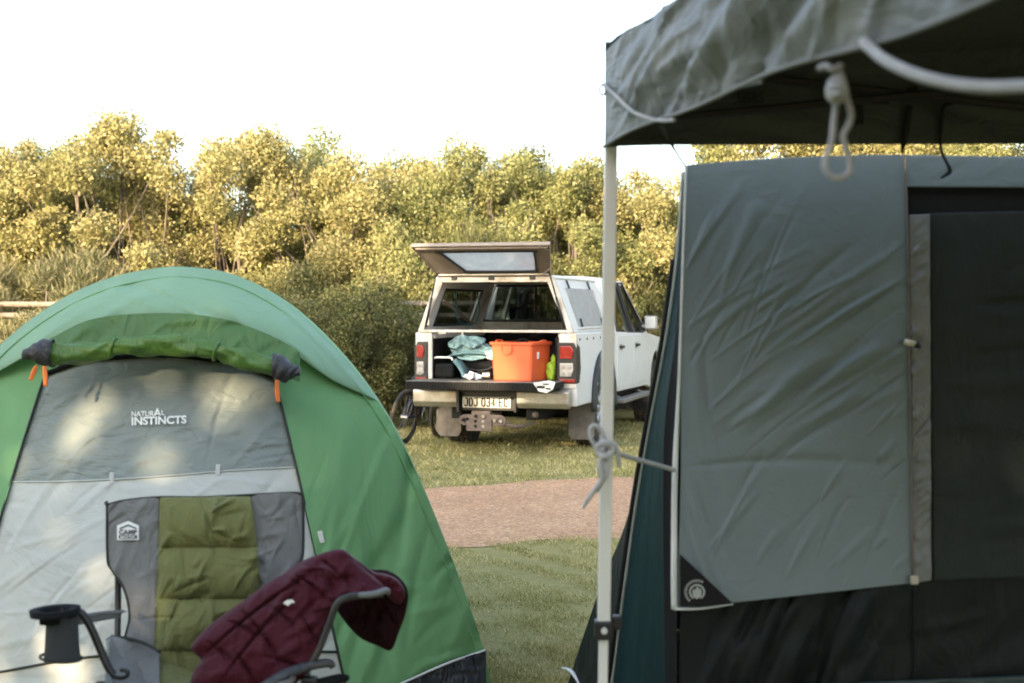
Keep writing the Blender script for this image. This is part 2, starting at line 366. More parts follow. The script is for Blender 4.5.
def surf_line(pts, off, k=10, fn=doorP):
    L = smooth_path([(a, b, 0) for a, b in pts], k)
    return [Vector(p) for p in fn(np.array([q.x for q in L]), np.array([q.y for q in L]), off)]
MB().tube(surf_line([(x, float(split(np.array(x)))) for x in (8, 70, 150, 230, 297)], .003), .003, 6).build('door_seam', M['pale'], tent, smooth=True)
MB().tube(surf_line([(275, 378), (297, 470), (320, 572), (345, 683), (356, 734)], .012), .0045, 6).build('door_zip', M['dark_piping'], tent, smooth=True)
MB().tube(surf_line([(45, 374), (20, 452), (0, 520), (-20, 600), (-44, 700)], .012), .0045, 6).build('door_zip', M['dark_piping'], tent, smooth=True)
MB().tube(surf_line([(-38, 678), (0, 672), (55, 662), (110, 655), (200, 650), (338, 652)], .004), .0045, 6).build('door_sill', M['dark_piping'], tent, smooth=True)
MB().tube(surf_line([(45, 374), (80, 362), (110, 358), (165, 355), (206, 359), (240, 364), (275, 378)], .01), .009, 6).build('door_top_shadow', M['black_cloth'], tent, smooth=True)  # black tube standing in for the shadow gap below the rolled door
for x in (112, 218):
    q = doorP(np.array([x*1.]), np.array([float(split(np.array(x)))-1]), .006)[0]
    MB().box(q[0]-.008, q[0]+.008, q[1]-.004, q[1]+.004, q[2]-.018, q[2]+.022).build('toggle_loop', M['piping'], tent, bevel=.002)
q = frontP(np.array([321.]), np.array([537.]), .006)[0]
MB().box(q[0]-.009, q[0]+.009, q[1]-.003, q[1]+.002, q[2]-.022, q[2]+.022, rot=Matrix.Rotation(R(-13), 3, 'Y')).build('reflective_tag', M['piping'], tent, bevel=.002)
# skirts
sf = Folds(9); sf.rand(40, (370, 650, 500, 720), 35, 50, 40, 3, .010)
def skirt(x0, x1, yt, yb, nm):
    u = np.linspace(0, 1, 70)[None]; v = np.linspace(0, 1, 22)[:, None]; PX = x0+(x1-x0)*u+0*v; PY = yt(PX)+(yb(PX)-yt(PX))*v
    y = tentY(PX, PY)-.02-sf(PX, PY)-.02*v; A = PV(PX, PY, y); A[..., 2] = np.maximum(A[..., 2], .004); A[-1, :, 2] = .004
    MB().grid(A).build('mud_skirt', M['skirt'], tent, smooth=True)
    L = surf_line([(x, float(yt(np.array(x)))) for x in np.linspace(x0, x1, 8)], .026, 4, frontP)
    MB().tube(L, .0045, 6).build('skirt_piping', M['piping'], tent, smooth=True)
skirt(368, 486, lambda x: np.interp(x, [368, 405, 445, 486], [697, 682, 664, 650]), lambda x: np.interp(x, [368, 486], [728, 694]), 'r')
skirt(-146, -60, lambda x: np.interp(x, [-146, -60], [652, 690]), lambda x: np.interp(x, [-146, -60], [694, 722]), 'l')
# rolled door
pts = [(45, 354), (64, 354.5), (85, 353.5), (101, 351), (113, 348), (125, 346.5), (141, 345.5), (160, 345), (180, 346), (200, 349), (216, 351.5), (228, 354.5), (242, 359), (258, 363.5), (280, 369)]
rr = [12.5, 12, 12, 10.5, 8, 9.5, 11.5, 12, 11.5, 10, 7.5, 9.5, 11.5, 11, 10.5]
cen = smooth_path([P(a, b, 5.02) for a, b in pts], 8); rad = np.interp(np.linspace(0, 1, len(cen)), np.linspace(0, 1, len(rr)), rr)*.88*5.02/F
rng = random.Random(4); rows = []
ph = [rng.uniform(0, 6.28) for _ in range(6)]
for i, (c, r) in enumerate(zip(cen, rad)):
    s = i/len(cen)*18; row = []
    for k in range(28):
        a = 2*math.pi*k/28
        w = 1+.09*math.sin(3*a+s*1.3+ph[0])+.07*math.sin(5*a-s*2.1+ph[1])+.05*math.sin(2*a+s*3.3+ph[2])
        row.append(c+Vector((0, math.cos(a), math.sin(a)))*r*w+Vector((.4*r*math.sin(2*a+s), 0, 0)))
    rows.append(row)
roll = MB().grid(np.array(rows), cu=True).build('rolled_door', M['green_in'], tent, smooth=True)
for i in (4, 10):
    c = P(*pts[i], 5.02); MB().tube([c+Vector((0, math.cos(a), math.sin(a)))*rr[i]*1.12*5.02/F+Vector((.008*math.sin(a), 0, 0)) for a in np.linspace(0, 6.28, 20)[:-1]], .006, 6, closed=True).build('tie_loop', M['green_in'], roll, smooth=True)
for a in ([(54, 353.5), (50, 353), (38, 352), (30, 353), (23, 355)], [(274, 367), (279, 368), (288, 370.5), (293, 371), (300, 371)]):
    m_ = MB(); cc = smooth_path([P(x, y, 5.015) for x, y in a], 5); R_ = np.interp(np.linspace(0, 1, len(cc)), [0, .2, .45, .7, 1], [13, 14, 12, 7, 4.5])*5/F; rows = []
    for i, (c, r) in enumerate(zip(cc, R_)): rows.append([c+Vector((0, math.cos(q), math.sin(q)))*r*(1+.1*math.sin(4*q+i)) for q in np.linspace(0, 2*math.pi, 25)[:-1]])
    m_.grid(np.array(rows), cu=True); m_.f.append(tuple(range((len(cc)-1)*24, len(cc)*24))); m_.build('roll_end_cap', M['charcoal'], roll, smooth=True)
for a in ([(37, 366), (34, 372), (31, 380)], [(45, 366), (45.5, 375), (46, 386)], [(278, 380), (277.5, 388), (278, 397), (279, 402)]):
    m_ = MB(); m_.tube([P(x, y, 4.97) for x, y in a], [.004, .008, .006], 6, sm=4); m_.tube([P(x-1.5, y, 4.965) for x, y in a], [.004, .005, .003], 6, sm=4); m_.build('zip_pull_cord', M['orange_cord'], tent, smooth=True)
# tent cloth between brim and roll, shade under the brim put into its colour
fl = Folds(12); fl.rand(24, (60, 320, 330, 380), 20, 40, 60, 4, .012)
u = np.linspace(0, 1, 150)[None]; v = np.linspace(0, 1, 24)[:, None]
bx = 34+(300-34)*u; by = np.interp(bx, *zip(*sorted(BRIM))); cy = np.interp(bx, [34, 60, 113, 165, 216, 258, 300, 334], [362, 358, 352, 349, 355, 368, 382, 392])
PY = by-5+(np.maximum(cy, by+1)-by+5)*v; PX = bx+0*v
MB().grid(PV(PX, PY, 5.13-.06*v-fl(PX, PY)+.0*PX)).build('brim_shade_cloth', M['shaded_green'], tent, smooth=True)
# lettering
def print_on(txt, x0, x1, y0, y1, slope, fn, parent, m, off=.006, name='printed_lettering', bold=.02):
    V, Fs = text_verts(txt, bold=bold); px = (x0+x1)/2+V[:, 0]*(x1-x0); py = (y0+y1)/2-V[:, 1]*(y1-y0)+(px-(x0+x1)/2)*slope
    return MB().add(fn(px, py, off), Fs)
def flatdoor(px, py, off): return PV(px, py, tentY(px, py)+.012-off-.012)
m_ = print_on('NATUR', 131.5, 154, 411, 416.5, -.02, flatdoor, tent, None, .006)
for a in ('L',):
    q = print_on(a, 161.5, 165, 410.2, 415.2, -.02, flatdoor, tent, None, .006); m_.add(q.v, q.f)
tri = [(153.5, 415.5), (157.3, 407.3), (161, 415.5), (159, 415.5), (157.3, 411.3), (155.8, 415.5)]
m_.add(flatdoor(np.array([a for a, b in tri]), np.array([b for a, b in tri]), .007), [(0, 1, 4, 5), (1, 2, 3, 4)])
tri = [(155.6, 413.4), (159.2, 413.4), (159.6, 414.5), (155.2, 414.5)]
m_.add(flatdoor(np.array([a for a, b in tri]), np.array([b for a, b in tri]), .0072), [(0, 1, 2, 3)])
q = print_on('INSTINCTS', 131.5, 186.5, 416.2, 424.4, -.035, flatdoor, tent, None, .006, bold=.035); m_.add(q.v, q.f)
m_.build('printed_lettering', M['print_white'], tent)
# guy line pegs at the rear are hidden; front corner peg
MB().tube([P(491, 686, 5.38), P(496, 692, 5.36)], .004, 6).build('peg', M['alu'], tent)

# ================================================================== camping chair
ch = thing('camping_chair', Vector((-.92, 4.0, 0)), 'folding camping chair in grey and olive padded cloth, jacket slung over its right arm', 'chair')
cf = Folds(21); cf.rand(40, (160, 500, 262, 660), 50, 60, 38, 2.6, .014); cf.rand(24, (108, 500, 158, 640), 60, 60, 36, 3, .008); cf.rand(18, (255, 500, 302, 590), 60, 50, 36, 3, .008)
def ytop(x): return np.interp(x, [107, 125, 160, 200, 249, 290, 300, 303], [505, 500.5, 497.2, 497.5, 495, 493, 494, 497])
LX = [(497, 107), (505, 107), (558, 107.5), (570, 112), (585, 122), (600, 127.5), (616, 129.5), (630, 127), (660, 118)]
RX = [(493, 302), (500, 303), (553, 303), (566, 297), (585, 284), (600, 279), (616, 277), (660, 284)]
SE = [496, 545, 598, 650]
def backD(px, py):
    k = (py-500)/155.; D = 4.27-.14*k-.05*((px-205)/98)**2*-1
    return D
def quilt(px, py):
    s = np.abs(np.sin(np.clip((py-496)/51.5, 0, 3)*math.pi))**.45
    e = np.clip(np.minimum(px-158, 260-px)/10, 0, 1)**.5
    return .036*s*e
def chair_panel(xa, xb, quil, nu, name, m):
    u = np.linspace(0, 1, nu)[None]; v = np.linspace(0, 1, 150)[:, None]
    yb_ = 672.
    # iterate for y from v, x from u between xa(y), xb(y)
    PY0 = 497+(yb_-497)*v+0*u; X = xa(PY0)+(xb(PY0)-xa(PY0))*u; PY = ytop(X)+(yb_-ytop(X))*v; X = xa(PY)+(xb(PY)-xa(PY))*u
    D = backD(X, PY)-(quilt(X, PY) if quil else .012*np.sin(np.clip(u, 0, 1)*math.pi)**.5)-cf(X, PY)
    Fr = PV(X, PY, D); Bk = Fr.copy(); Bk[..., 1] = backD(X, PY)+.022
    g = MB(); nv = 150; g.grid(Fr); g.grid(Bk[:, ::-1])
    for a, b in ((Fr[0], Bk[0]), (Bk[-1], Fr[-1])): g.grid(np.array([b, a]))
    for a, b in ((Fr[:, 0], Bk[:, 0]), (Bk[:, -1], Fr[:, -1])): g.grid(np.array([a, b]))
    return g.build(name, m, ch, smooth=True)
gl = lambda y: np.interp(y, [497, 600, 683], [160, 156, 154]); gr = lambda y: np.interp(y, [497, 545, 600, 660], [250, 257, 261, 264])
back = chair_panel(gl, gr, True, 90, 'backrest', M['chair_olive'])
chair_panel(lambda y: np.interp(y, *zip(*LX)), gl, False, 50, 'backrest_side', M['chair_grey'])
chair_panel(gr, lambda y: np.interp(y, *zip(*RX)), False, 44, 'backrest_side', M['chair_grey'])
for s in (545, 598):
    MB().tube([Vector(p) for p in PV(np.linspace(158, 258, 30), s+1.5*np.sin(np.linspace(0, 9, 30)), backD(np.linspace(158, 258, 30), np.full(30, s))-.002)], .003, 6).build('quilt_seam', M['chair_seam'], back)
ol = [(x, float(ytop(x))) for x in (107, 125, 160, 200, 249, 290, 300)]
edge = [(b, a) for a, b in reversed(LX) if a > 504]+ol+[(b, a) for a, b in RX if a > 497]
MB().tube([P(x, y, float(backD(x, y))-.004) for x, y in edge], .0042, 6, sm=4).build('edge_binding', M['chair_seam'], ch, smooth=True)
# badge
def onback(px, py, off): return PV(px, py, backD(px, py)-.0235-off)
b_ = [(117, 525.5), (128, 521), (138.8, 525.5), (138.8, 540), (117, 540)]
bad = MB().add(onback(np.array([a for a, b in b_]), np.array([b for a, b in b_]), 0), [(0, 1, 2, 3, 4)]).build('badge', M['print_white'], ch)
bd = MB(); b2 = [(119, 528.2), (128, 524.3), (137, 528.2), (136.6, 529.4), (128, 525.8), (119.4, 529.4)]
bd.add(onback(np.array([a for a, b in b2]), np.array([b for a, b in b2]), .002), [(0, 1, 4, 5), (1, 2, 3, 4)])
b2 = [(118.6, 535.2), (137.2, 535.2), (137.2, 538.6), (118.6, 538.6)]
bd.add(onback(np.array([a for a, b in b2]), np.array([b for a, b in b2]), .002), [(0, 1, 2, 3)])
q = print_on('CAMP', 119, 137, 529.6, 534.6, 0, onback, ch, None, .002, bold=.04); bd.add(q.v, q.f); bd.build('badge_print', M['charcoal'], bad)
q = print_on('MASTER', 120.5, 135.3, 535.9, 538, 0, onback, ch, None, .004, bold=.02); q.build('badge_lettering', M['print_white'], bad)
# seat
def seat_patch(xa, xb, name, m, lift, nu=40):
    u = np.linspace(0, 1, nu)[None]; v = np.linspace(0, 1, 40)[:, None]; D = 4.17-.47*v
    X0, X1 = xa+(.115*v if xa < -1.1 else .06*v), xb+(.06*v if xb < -1 else 0); x = X0+(X1-X0)*u+0*v
    z = .505-.03*np.sin(v*math.pi)-.05*np.clip(v-.85, 0, 1)*6*.2+lift(u, v)-.045*(1-((x+.885)/.29)**2).clip(0, 1)+.010*np.sin(v*9+u*3)*np.sin(u*7+1)
    A = np.stack([x, D+0*x, z], -1); Lw = A.copy(); Lw[..., 2] -= .02
    g = MB().grid(A); g.grid(Lw[:, ::-1]); g.grid(np.array([A[-1], Lw[-1]])); g.grid(np.array([Lw[0], A[0]])); g.grid(np.array([A[:, 0], Lw[:, 0]])); g.grid(np.array([Lw[:, -1], A[:, -1]]))
    return g.build(name, m, ch, smooth=True)
seat_patch(-1.035, -.735, 'seat', M['chair_olive'], lambda u, v: 0*u*v)
seat_patch(-1.175, -1.035, 'seat_side', M['chair_grey'], lambda u, v: .07*(1-u)**1.5*np.sin(np.clip(v*1.2, 0, 1)*math.pi*.5+.6))
seat_patch(-.735, -.575, 'seat_side', M['chair_grey'], lambda u, v: .05*u**1.5+0*v)
MB().tube([P(107.5, 640, 4.16), P(114, 637, 4.12), P(130, 639, 4.1), P(146, 644, 4.08), P(160, 652, 4.05)], .005, 6, sm=5).build('edge_binding', M['chair_seam'], ch, smooth=True)
u = np.linspace(0, 1, 24)[None]; v = np.linspace(0, 1, 16)[:, None]
PX = 108+(160-108)*u+0*v; yt = np.interp(PX, [107, 114, 130, 146, 160], [641, 637.5, 639.5, 644.5, 652.5]); PY = yt+(700-yt)*v
MB().grid(PV(PX, PY, 4.13-.18*v-.02*np.sin(u*5+v*3))).build('side_wing', M['chair_grey'], ch, smooth=True, thick=.006)
# steel frame
def tb(pts, r, name='frame_tube', m=None, sm=6): return MB().tube(pts, r, 10, sm=sm).build(name, m or M['chair_frame'], ch, smooth=True)
tb([P(118, 560, 4.29), P(118, 600, 4.27), P(117.5, 640, 4.22), Vector((-1.17, 4.22, .44))], .0095, 'back_post')
tb([P(296, 545, 4.30), P(293, 600, 4.27), Vector((-.60, 4.22, .44))], .0095, 'back_post')
tb([P(60, 611, 3.78), P(72, 610.5, 3.80), P(82, 614, 3.81), P(91, 628, 3.81), P(101, 651, 3.81), P(109, 669, 3.80), P(114, 675, 3.80)], .0108, 'arm_tube')
tb([P(383, 594, 3.86), P(360, 595.5, 3.83), P(346, 597.5, 3.80), P(337, 604, 3.79), P(330, 622, 3.79), P(321, 645, 3.79), P(313, 660, 3.79), P(305, 668, 3.8)], .0095, 'arm_tube', mat('chair_tube_grey', (.038, .038, .035), .5, .2))
BL, BR, FL, FR = Vector((-1.17, 4.24, .02)), Vector((-.6, 4.24, .02)), Vector((-1.16, 3.72, .02)), Vector((-.55, 3.74, .02))
TL_, TR_, GL, GR = Vector((-1.09, 3.79, .485)), Vector((-.54, 3.79, .50)), Vector((-1.17, 4.2, .46)), Vector((-.6, 4.2, .46))
for a, b in ((FL, TR_), (FR, TL_), (BL, GR), (BR, GL), (FL, GL), (BL, TL_), (FR, GR), (BR, TR_)): tb([a, b], .008, 'leg', sm=0)
for q in (FL, FR, BL, BR): MB().cyl(q+Vector((0, 0, -.019)), q+Vector((0, 0, .02)), .02, .014, 10).build('foot', M['black_plastic'], ch)
for q, a in ((TL_, 0), (TR_, 0)): MB().box(q.x-.022, q.x+.022, q.y-.018, q.y+.018, q.z-.02, q.z+.018).build('corner_joint', M['black_plastic'], ch, bevel=.006)
MB().tube([P(113, 676, 3.79), P(120, 678, 3.78), P(127, 676, 3.77), P(127, 671, 3.77), P(121, 670, 3.78)], .006, 8, sm=4).build('corner_bracket', M['chair_frame'], ch, smooth=True)
# arm rests
def strip(Lp, Rp, n, thick, name, m):
    A = np.array([smooth_path(Lp, n), smooth_path(Rp, n)]); A = np.stack([A[0]*(1-k)+A[1]*k-np.array([0, 0, .012*math.sin(k*math.pi)*-1]) for k in np.linspace(0, 1, 7)])
    return MB().grid(A).build(name, m, ch, smooth=True, thick=thick, bevel=0)
a1 = strip([P(124, 611, 4.12), P(100, 612, 4.0), P(79, 616, 3.84)], [P(121, 618, 4.10), P(100, 621, 3.98), P(80, 625, 3.84)], 6, .012, 'armrest_strap', M['chair_grey'])
c0 = P(55, 612, 3.74); ring = [c0+Vector((.066*math.cos(a)*1.0, .060*math.sin(a), .003*math.cos(a)+.004)) for a in np.linspace(0, 2*math.pi, 28)[:-1]]
g = MB(); n_ = len(ring)
top_ = [p+Vector((0, 0, .005)) for p in ring]; bot_ = [c0+(p-c0)*.96+Vector((0, 0, -.012)) for p in ring]
inn = [c0+(p-c0)*.62+Vector((0, 0, .004)) for p in ring]; inb_ = [c0+(p-c0)*.60+Vector((0, 0, -.03)) for p in ring]
g.grid(np.array([bot_, top_, inn, inb_]), cu=True); g.f.append(tuple(range(3*n_, 4*n_)))
g.build('armrest', M['black_cloth'], ch, smooth=True)
cup = MB(); rows = []
for k, (dz, r) in enumerate([(-.008, .040), (-.05, .042), (-.09, .044), (-.112, .046), (-.118, .047), (-.124, .046), (-.122, .045)]):
    rows.append([P(62, 612, 3.75)+Vector((r*math.cos(a), r*math.sin(a), dz+.003*math.sin(3*a))) for a in np.linspace(0, 2*math.pi, 29)[:-1]])
cup.grid(np.array(rows), cu=True); cup.f.append(tuple(range(28*6, 28*7))); cup.build('cup_holder', M['netting'], ch, smooth=True)
MB().tube([P(61, 612, 3.75)+Vector((.053*math.cos(a), .050*math.sin(a), -.120-.05*math.cos(a)*.1)) for a in np.linspace(0, 2*math.pi, 29)[:-1]], .004, 6, closed=True).build('cup_holder_rim', M['chair_seam'], ch, smooth=True)
MB().tube([P(338, 601, 3.80), P(352, 596, 3.82), P(372, 594.5, 3.84), P(386, 590.5, 3.86), P(388, 594, 3.87)], [.006, .010, .011, .011, .006], 10, sm=6, flat=.8).build('armrest', mat('armrest_grey_edge', (.14, .145, .145), .6, bump=.2, bs=200), ch, smooth=True)
# right front corner of the seat
MB().tube([P(262, 688, 3.72), P(285, 675, 3.74), P(305, 667, 3.78), P(328, 663, 3.80), P(333, 668, 3.8)], [.02, .024, .022, .02, .012], 12, sm=6, flat=.6).build('seat_corner', M['charcoal'], ch, smooth=True)
MB().tube([P(300, 690, 3.76), P(318, 684, 3.8), P(338, 679, 3.84), P(347, 678, 3.88)], [.010, .014, .014, .008], 12, sm=6).build('folded_storage_pocket', M['black_cloth'], ch, smooth=True)

# ================================================================== jacket
jk = thing('jacket', P(290, 610, 3.85), 'maroon quilted puffer jacket slung over the right arm of the camping chair', 'jacket')
def puff(outline, Df, T, folds, name, m, parent, ctr=None, nr=44, nt=220, back=.8):
    L = smooth_path([(a, b, 0) for a, b in outline], 8, True); cx = ctr[0] if ctr else sum(p.x for p in L)/len(L); cy = ctr[1] if ctr else sum(p.y for p in L)/len(L)
    bx = np.interp(np.linspace(0, 1, nt, endpoint=False), np.linspace(0, 1, len(L), endpoint=False), [p.x for p in L]); by = np.interp(np.linspace(0, 1, nt, endpoint=False), np.linspace(0, 1, len(L), endpoint=False), [p.y for p in L])
    r = (np.linspace(0.02, 1, nr)**.8)[:, None]; X = cx+(bx-cx)*r; Y = cy+(by-cy)*r
    h = np.sqrt(np.clip(1-r**3.2, 0, 1)); D = Df(X, Y); hh = folds(X, Y)*np.clip((1-r)*6, 0, 1)
    A = PV(X, Y, D-T*h-hh); B = PV(X, Y, D+T*back*h)
    g = MB(); g.grid(A[::-1], cu=True); n = len(g.v); g.grid(B, cu=True); k = nt
    g.f.append(tuple(nt*(nr-1)+i for i in range(nt))); g.f.append(tuple(n+i for i in range(nt))[::-1])
    return g.build(name, m, parent, smooth=True)
jf = Folds(31)
seams = [((186, 672), (322, 566)), ((215, 690), (300, 590)), ((228, 620), (262, 640)), ((258, 598), (300, 632)), ((292, 572), (335, 606)), ((205, 640), (238, 668)), ((238, 606), (285, 670)), ((300, 612), (318, 650)), ((262, 655), (300, 668)), ((318, 556), (352, 590)), ((232, 648), (258, 690))]
for (a, b), (c, d) in seams: jf.seg(a, b, c, d, 1.7, -.018)
jf.rand(60, (195, 560, 370, 690), 40, 60, 34, 3.2, .009); jf.rand(26, (290, 550, 390, 600), -30, 50, 36, 3, .012); jf.rand(14, (200, 570, 350, 680), 44, 20, 90, 4, .012)
def JD(X, Y): return 3.93-.12*np.clip((Y-560)/120, 0, 1)-.0*X
main = [(341, 549), (352, 556), (366, 570), (384, 585), (386, 592), (362, 594), (347, 596), (337, 603), (332, 617), (327, 636), (321, 654), (312, 668), (298, 682), (280, 700), (225, 700), (190, 698), (193, 672), (201, 660), (191, 648), (204, 630), (224, 614), (248, 597), (272, 580), (286, 572), (300, 562), (322, 553)]
MB_ = puff(main, JD, .055, jf, 'body', M['jacket'], jk, ctr=(285, 618))
kf = Folds(33); kf.rand(40, (337, 560, 408, 650), 60, 60, 34, 4, .010)
flap = [(352, 560), (368, 569), (386, 570), (400, 578), (408, 592), (406, 612), (399, 632), (391, 650), (378, 646), (362, 639), (350, 628), (338, 612), (334, 602), (345, 585)]
puff(flap, lambda X, Y: 4.0+0*X, .03, kf, 'sleeve', M['jacket_in'], jk, ctr=(372, 602))
rim = [(345, 552), (358, 560), (372, 571), (386, 574), (398, 580), (405, 592), (400, 604), (388, 598), (380, 586), (366, 574), (352, 566)]
puff(rim, lambda X, Y: 3.955+0*X, .03, kf, 'sleeve', M['jacket'], jk)
e_ = [(283, 603), (287, 600), (292, 599.5), (295, 602.5), (291, 603), (288, 606)]
MB().add(PV(np.array([a for a, b in e_]), np.array([b for a, b in e_]), np.full(6, 3.80)), [tuple(range(6))]).build('emblem', M['print_white'], jk)
# ================================================================== gazebo
GA = Vector((.232, 3.55, 0)); sd = Vector((.21, -.978, 0)).normalized(); bd_ = Vector((.995, .06, 0)).normalized()
gz = thing('gazebo', GA, 'pop-up gazebo with silver grey roof, drooping side valance and a white corner leg', 'gazebo')
gfl = Folds(41)
for s in ((.10, .02, .75, .22, .022, .028), (.35, .0, 1.0, .24, .030, -.030), (.0, .06, .35, .20, .018, .018), (.6, .04, 1.35, .26, .035, .040), (.05, .10, .45, .22, .015, -.018), (.9, .02, 1.5, .22, .04, -.035), (1.1, .03, 1.8, .22, .04, .035), (.5, .10, .9, .16, .02, .02)): gfl.seg(*s)
gfl.rand(46, (0, 0, 2.2, .27), -24, 14, .6, .013, .013); gfl.rand(60, (0, 0, 1.3, .27), -40, 40, .22, .008, .006)
u = np.linspace(0, 3.0, 420)[None]; v = np.linspace(0, 1, 60)[:, None]
zb = 1.902+.006*np.sin(u*7)+.012*np.sin(u*2.4); zt = 2.155-.02*np.exp(-u/.08)
Z = zb+(zt-zb)*v; X = u*sd.x; n = Vector((-sd.y, sd.x, 0)); n = Vector((sd.y, -sd.x, 0))   # outward = to the left
H = gfl(u+0*v, (Z-1.90))*.8*np.clip((u-.02)/.35, 0, 1)+.03*np.sin(v*math.pi)*np.clip(u/.6, 0, 1)
GX = GA.x+u*sd.x+n.x*H; GY = GA.y+u*sd.y+n.y*H
MB().grid(np.stack([GX, GY+0*v, Z], -1)).build('side_valance', M['gazebo'], gz, smooth=True)
MB().tube([Vector((GA.x+k*sd.x+n.x*.004, GA.y+k*sd.y, 1.902+.006*math.sin(k*7)+.012*math.sin(k*2.4))) for k in np.linspace(0, 3, 80)], .0045, 6).build('valance_hem', mat('hem_grey', (.2, .21, .21), .6), gz, smooth=True)
# back valance (we see its inner face)
bf = Folds(43); bf.rand(50, (0, 0, 3, .27), 8, 14, .8, .02, .006)
u = np.linspace(0, 3.1, 300)[None]; v = np.linspace(0, 1, 24)[:, None]
zb = 1.90+.018*np.sin(np.clip(u/3.1, 0, 1)*math.pi)**.6; Z = zb+(2.165-zb)*v; Hh = bf(u+0*v, Z-1.90)
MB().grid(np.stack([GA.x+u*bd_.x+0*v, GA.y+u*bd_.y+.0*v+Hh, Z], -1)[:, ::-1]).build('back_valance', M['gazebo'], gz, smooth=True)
c1 = GA+sd*3; c2 = GA+bd_*3.1; c3 = c1+bd_*3.1; ctr = (GA+c3)/2
MB().grid(np.array([[c1+Vector((0, 0, 1.90)), c3+Vector((0, 0, 1.90))], [c1+Vector((0, 0, 2.15)), c3+Vector((0, 0, 2.15))]])).build('front_valance', M['gazebo'], gz)
MB().grid(np.array([[c2+Vector((0, 0, 1.90)), c3+Vector((0, 0, 1.90))], [c2+Vector((0, 0, 2.15)), c3+Vector((0, 0, 2.15))]])).build('side_valance', M['gazebo'], gz)
pk = ctr+Vector((0, 0, 2.82)); g = MB(); E = 2.152
for a, b in ((GA, c1), (c1, c3), (c3, c2), (c2, GA)):
    rows = []
    for t in np.linspace(0, 1, 16):
        rows.append([(a.lerp(b, s)+Vector((0, 0, E))).lerp(pk, t)-Vector((0, 0, .10*math.sin(t*math.pi)*math.sin(s*math.pi)-.008*math.sin(s*31)*(1-t))) for s in np.linspace(0, 1, 30)])
    g.grid(np.array(rows))
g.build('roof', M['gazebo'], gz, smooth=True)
def leg(top, bot, k=None):
    g = MB(); w = .0155; j = .64
    lx = lambda z: bot.lerp(top, z/2.0)
    a, b = lx(.70), lx(2.11)
    g.hexa([a+Vector((x*w, y*w, 0)) for x, y in ((-1, -1), (1, -1), (1, 1), (-1, 1))], [b+Vector((x*w, y*w, 0)) for x, y in ((-1, -1), (1, -1), (1, 1), (-1, 1))])
    o = g.build('leg', M['alu'], gz, bevel=.003)
    g = MB(); w = .0115; a, b = lx(.02), lx(.78)
    g.hexa([a+Vector((x*w, y*w, 0)) for x, y in ((-1, -1), (1, -1), (1, 1), (-1, 1))], [b+Vector((x*w, y*w, 0)) for x, y in ((-1, -1), (1, -1), (1, 1), (-1, 1))]); g.build('inner_leg', M['alu'], o, bevel=.002)
    c = lx(.695); g = MB(); g.box(c.x-.023, c.x+.022, c.y-.022, c.y+.022, c.z-.025, c.z+.022); g.box(c.x+.02, c.x+.046, c.y-.012, c.y+.012, c.z-.002, c.z+.034); g.build('height_catch', M['black_plastic'], o, bevel=.005)
    g = MB(); g.cyl((c.x+.0, c.y-.028, c.z), (c.x, c.y-.02, c.z), .008, n=12); g.build('catch_button', M['alu'], o)
    c = lx(0); g = MB(); g.box(c.x-.04, c.x+.04, c.y-.04, c.y+.04, .0, .008); g.build('foot_plate', M['alu'], o, bevel=.002)
bot = P(602.5, 700, 3.57); topp = P(611, 150, 3.57); d_ = (topp-bot)/(topp.z-bot.z)
l0 = bot-d_*bot.z; leg(l0+d_*2.0, l0)
for c in (c1-sd*.02, c2-bd_*.02, c3-sd*.02-bd_*.02): leg(c+Vector((0, 0, 2.0)), c+Vector((0, 0, 0)))
for a, b in ((GA, c2), (c1, c3), (c2, c3)):                       # scissor trusses under the eaves
    for s in range(2):
        p, q = a.lerp(b, s*.5)+Vector((0, 0, 2.11)), a.lerp(b, s*.5+.5)+Vector((0, 0, 2.11)); dz = Vector((0, 0, .0)); off = (ctr-(a+b)/2).normalized()*.05
        MB().tube([p+off-Vector((0, 0, .0)), q+off-Vector((0, 0, .16))], .010, 6).build('truss_bar', M['black_plastic'], gz); MB().tube([p+off*1.5-Vector((0, 0, .16)), q+off*1.5], .010, 6).build('truss_bar', M['black_plastic'], gz)
def inner(px, py):                                               # a point on the inner face of the back valance
    k = (px-CX)/F; s = (GA.y*k-GA.x)/(bd_.x-bd_.y*k); D = GA.y+s*bd_.y; return P(px, py, D-.012)
def patch(pts, name, m, parent, off=.0):
    V = [inner(a, b)-Vector((0, off, 0)) for a, b in pts]; W = [p+Vector((0, .004, 0)) for p in V]; n = len(V)
    return MB().add(V+W, [tuple(range(n)), tuple(range(2*n-1, n-1, -1))]+[(i, n+i, n+(i+1) % n, (i+1) % n) for i in range(n)]).build(name, m, parent)
patch([(872, 93), (889, 93), (889, 104), (872, 104)], 'hook_tape', M['strap'], gz); patch([(907, 88), (917, 86), (918, 97), (909, 98)], 'hook_tape', M['strap'], gz); patch([(850, 105), (863, 105), (864, 124), (850, 124)], 'hook_tape', M['strap'], gz)
MB().tube([inner(910, 106), inner(907, 125), inner(904, 142), inner(902.5, 148), inner(902.5, 153)], [.010, .010, .009, .005, .004], 6, sm=4, flat=.4).build('hanging_strap', M['strap'], gz, smooth=True)
MB().tube([inner(952, 103), inner(944, 107), inner(941, 125), inner(940, 140), inner(942, 153), inner(947, 163), inner(950, 171), inner(946, 175), inner(941, 178)], [.007, .006, .006, .005, .004, .004, .006, .004, .003], 6, sm=4).build('hanging_strap', M['strap'], gz, smooth=True)
# faint lettering on the inside of the valance is not legible; the cloth carries a darker block there
q = print_on('HERS', 738, 764, 92, 103, 0, lambda px, py, off: np.array([tuple(inner(a, b)) for a, b in zip(px, py)]), gz, None); q.build('valance_lettering', mat('faded_print', (.008, .009, .009), .7), gz)

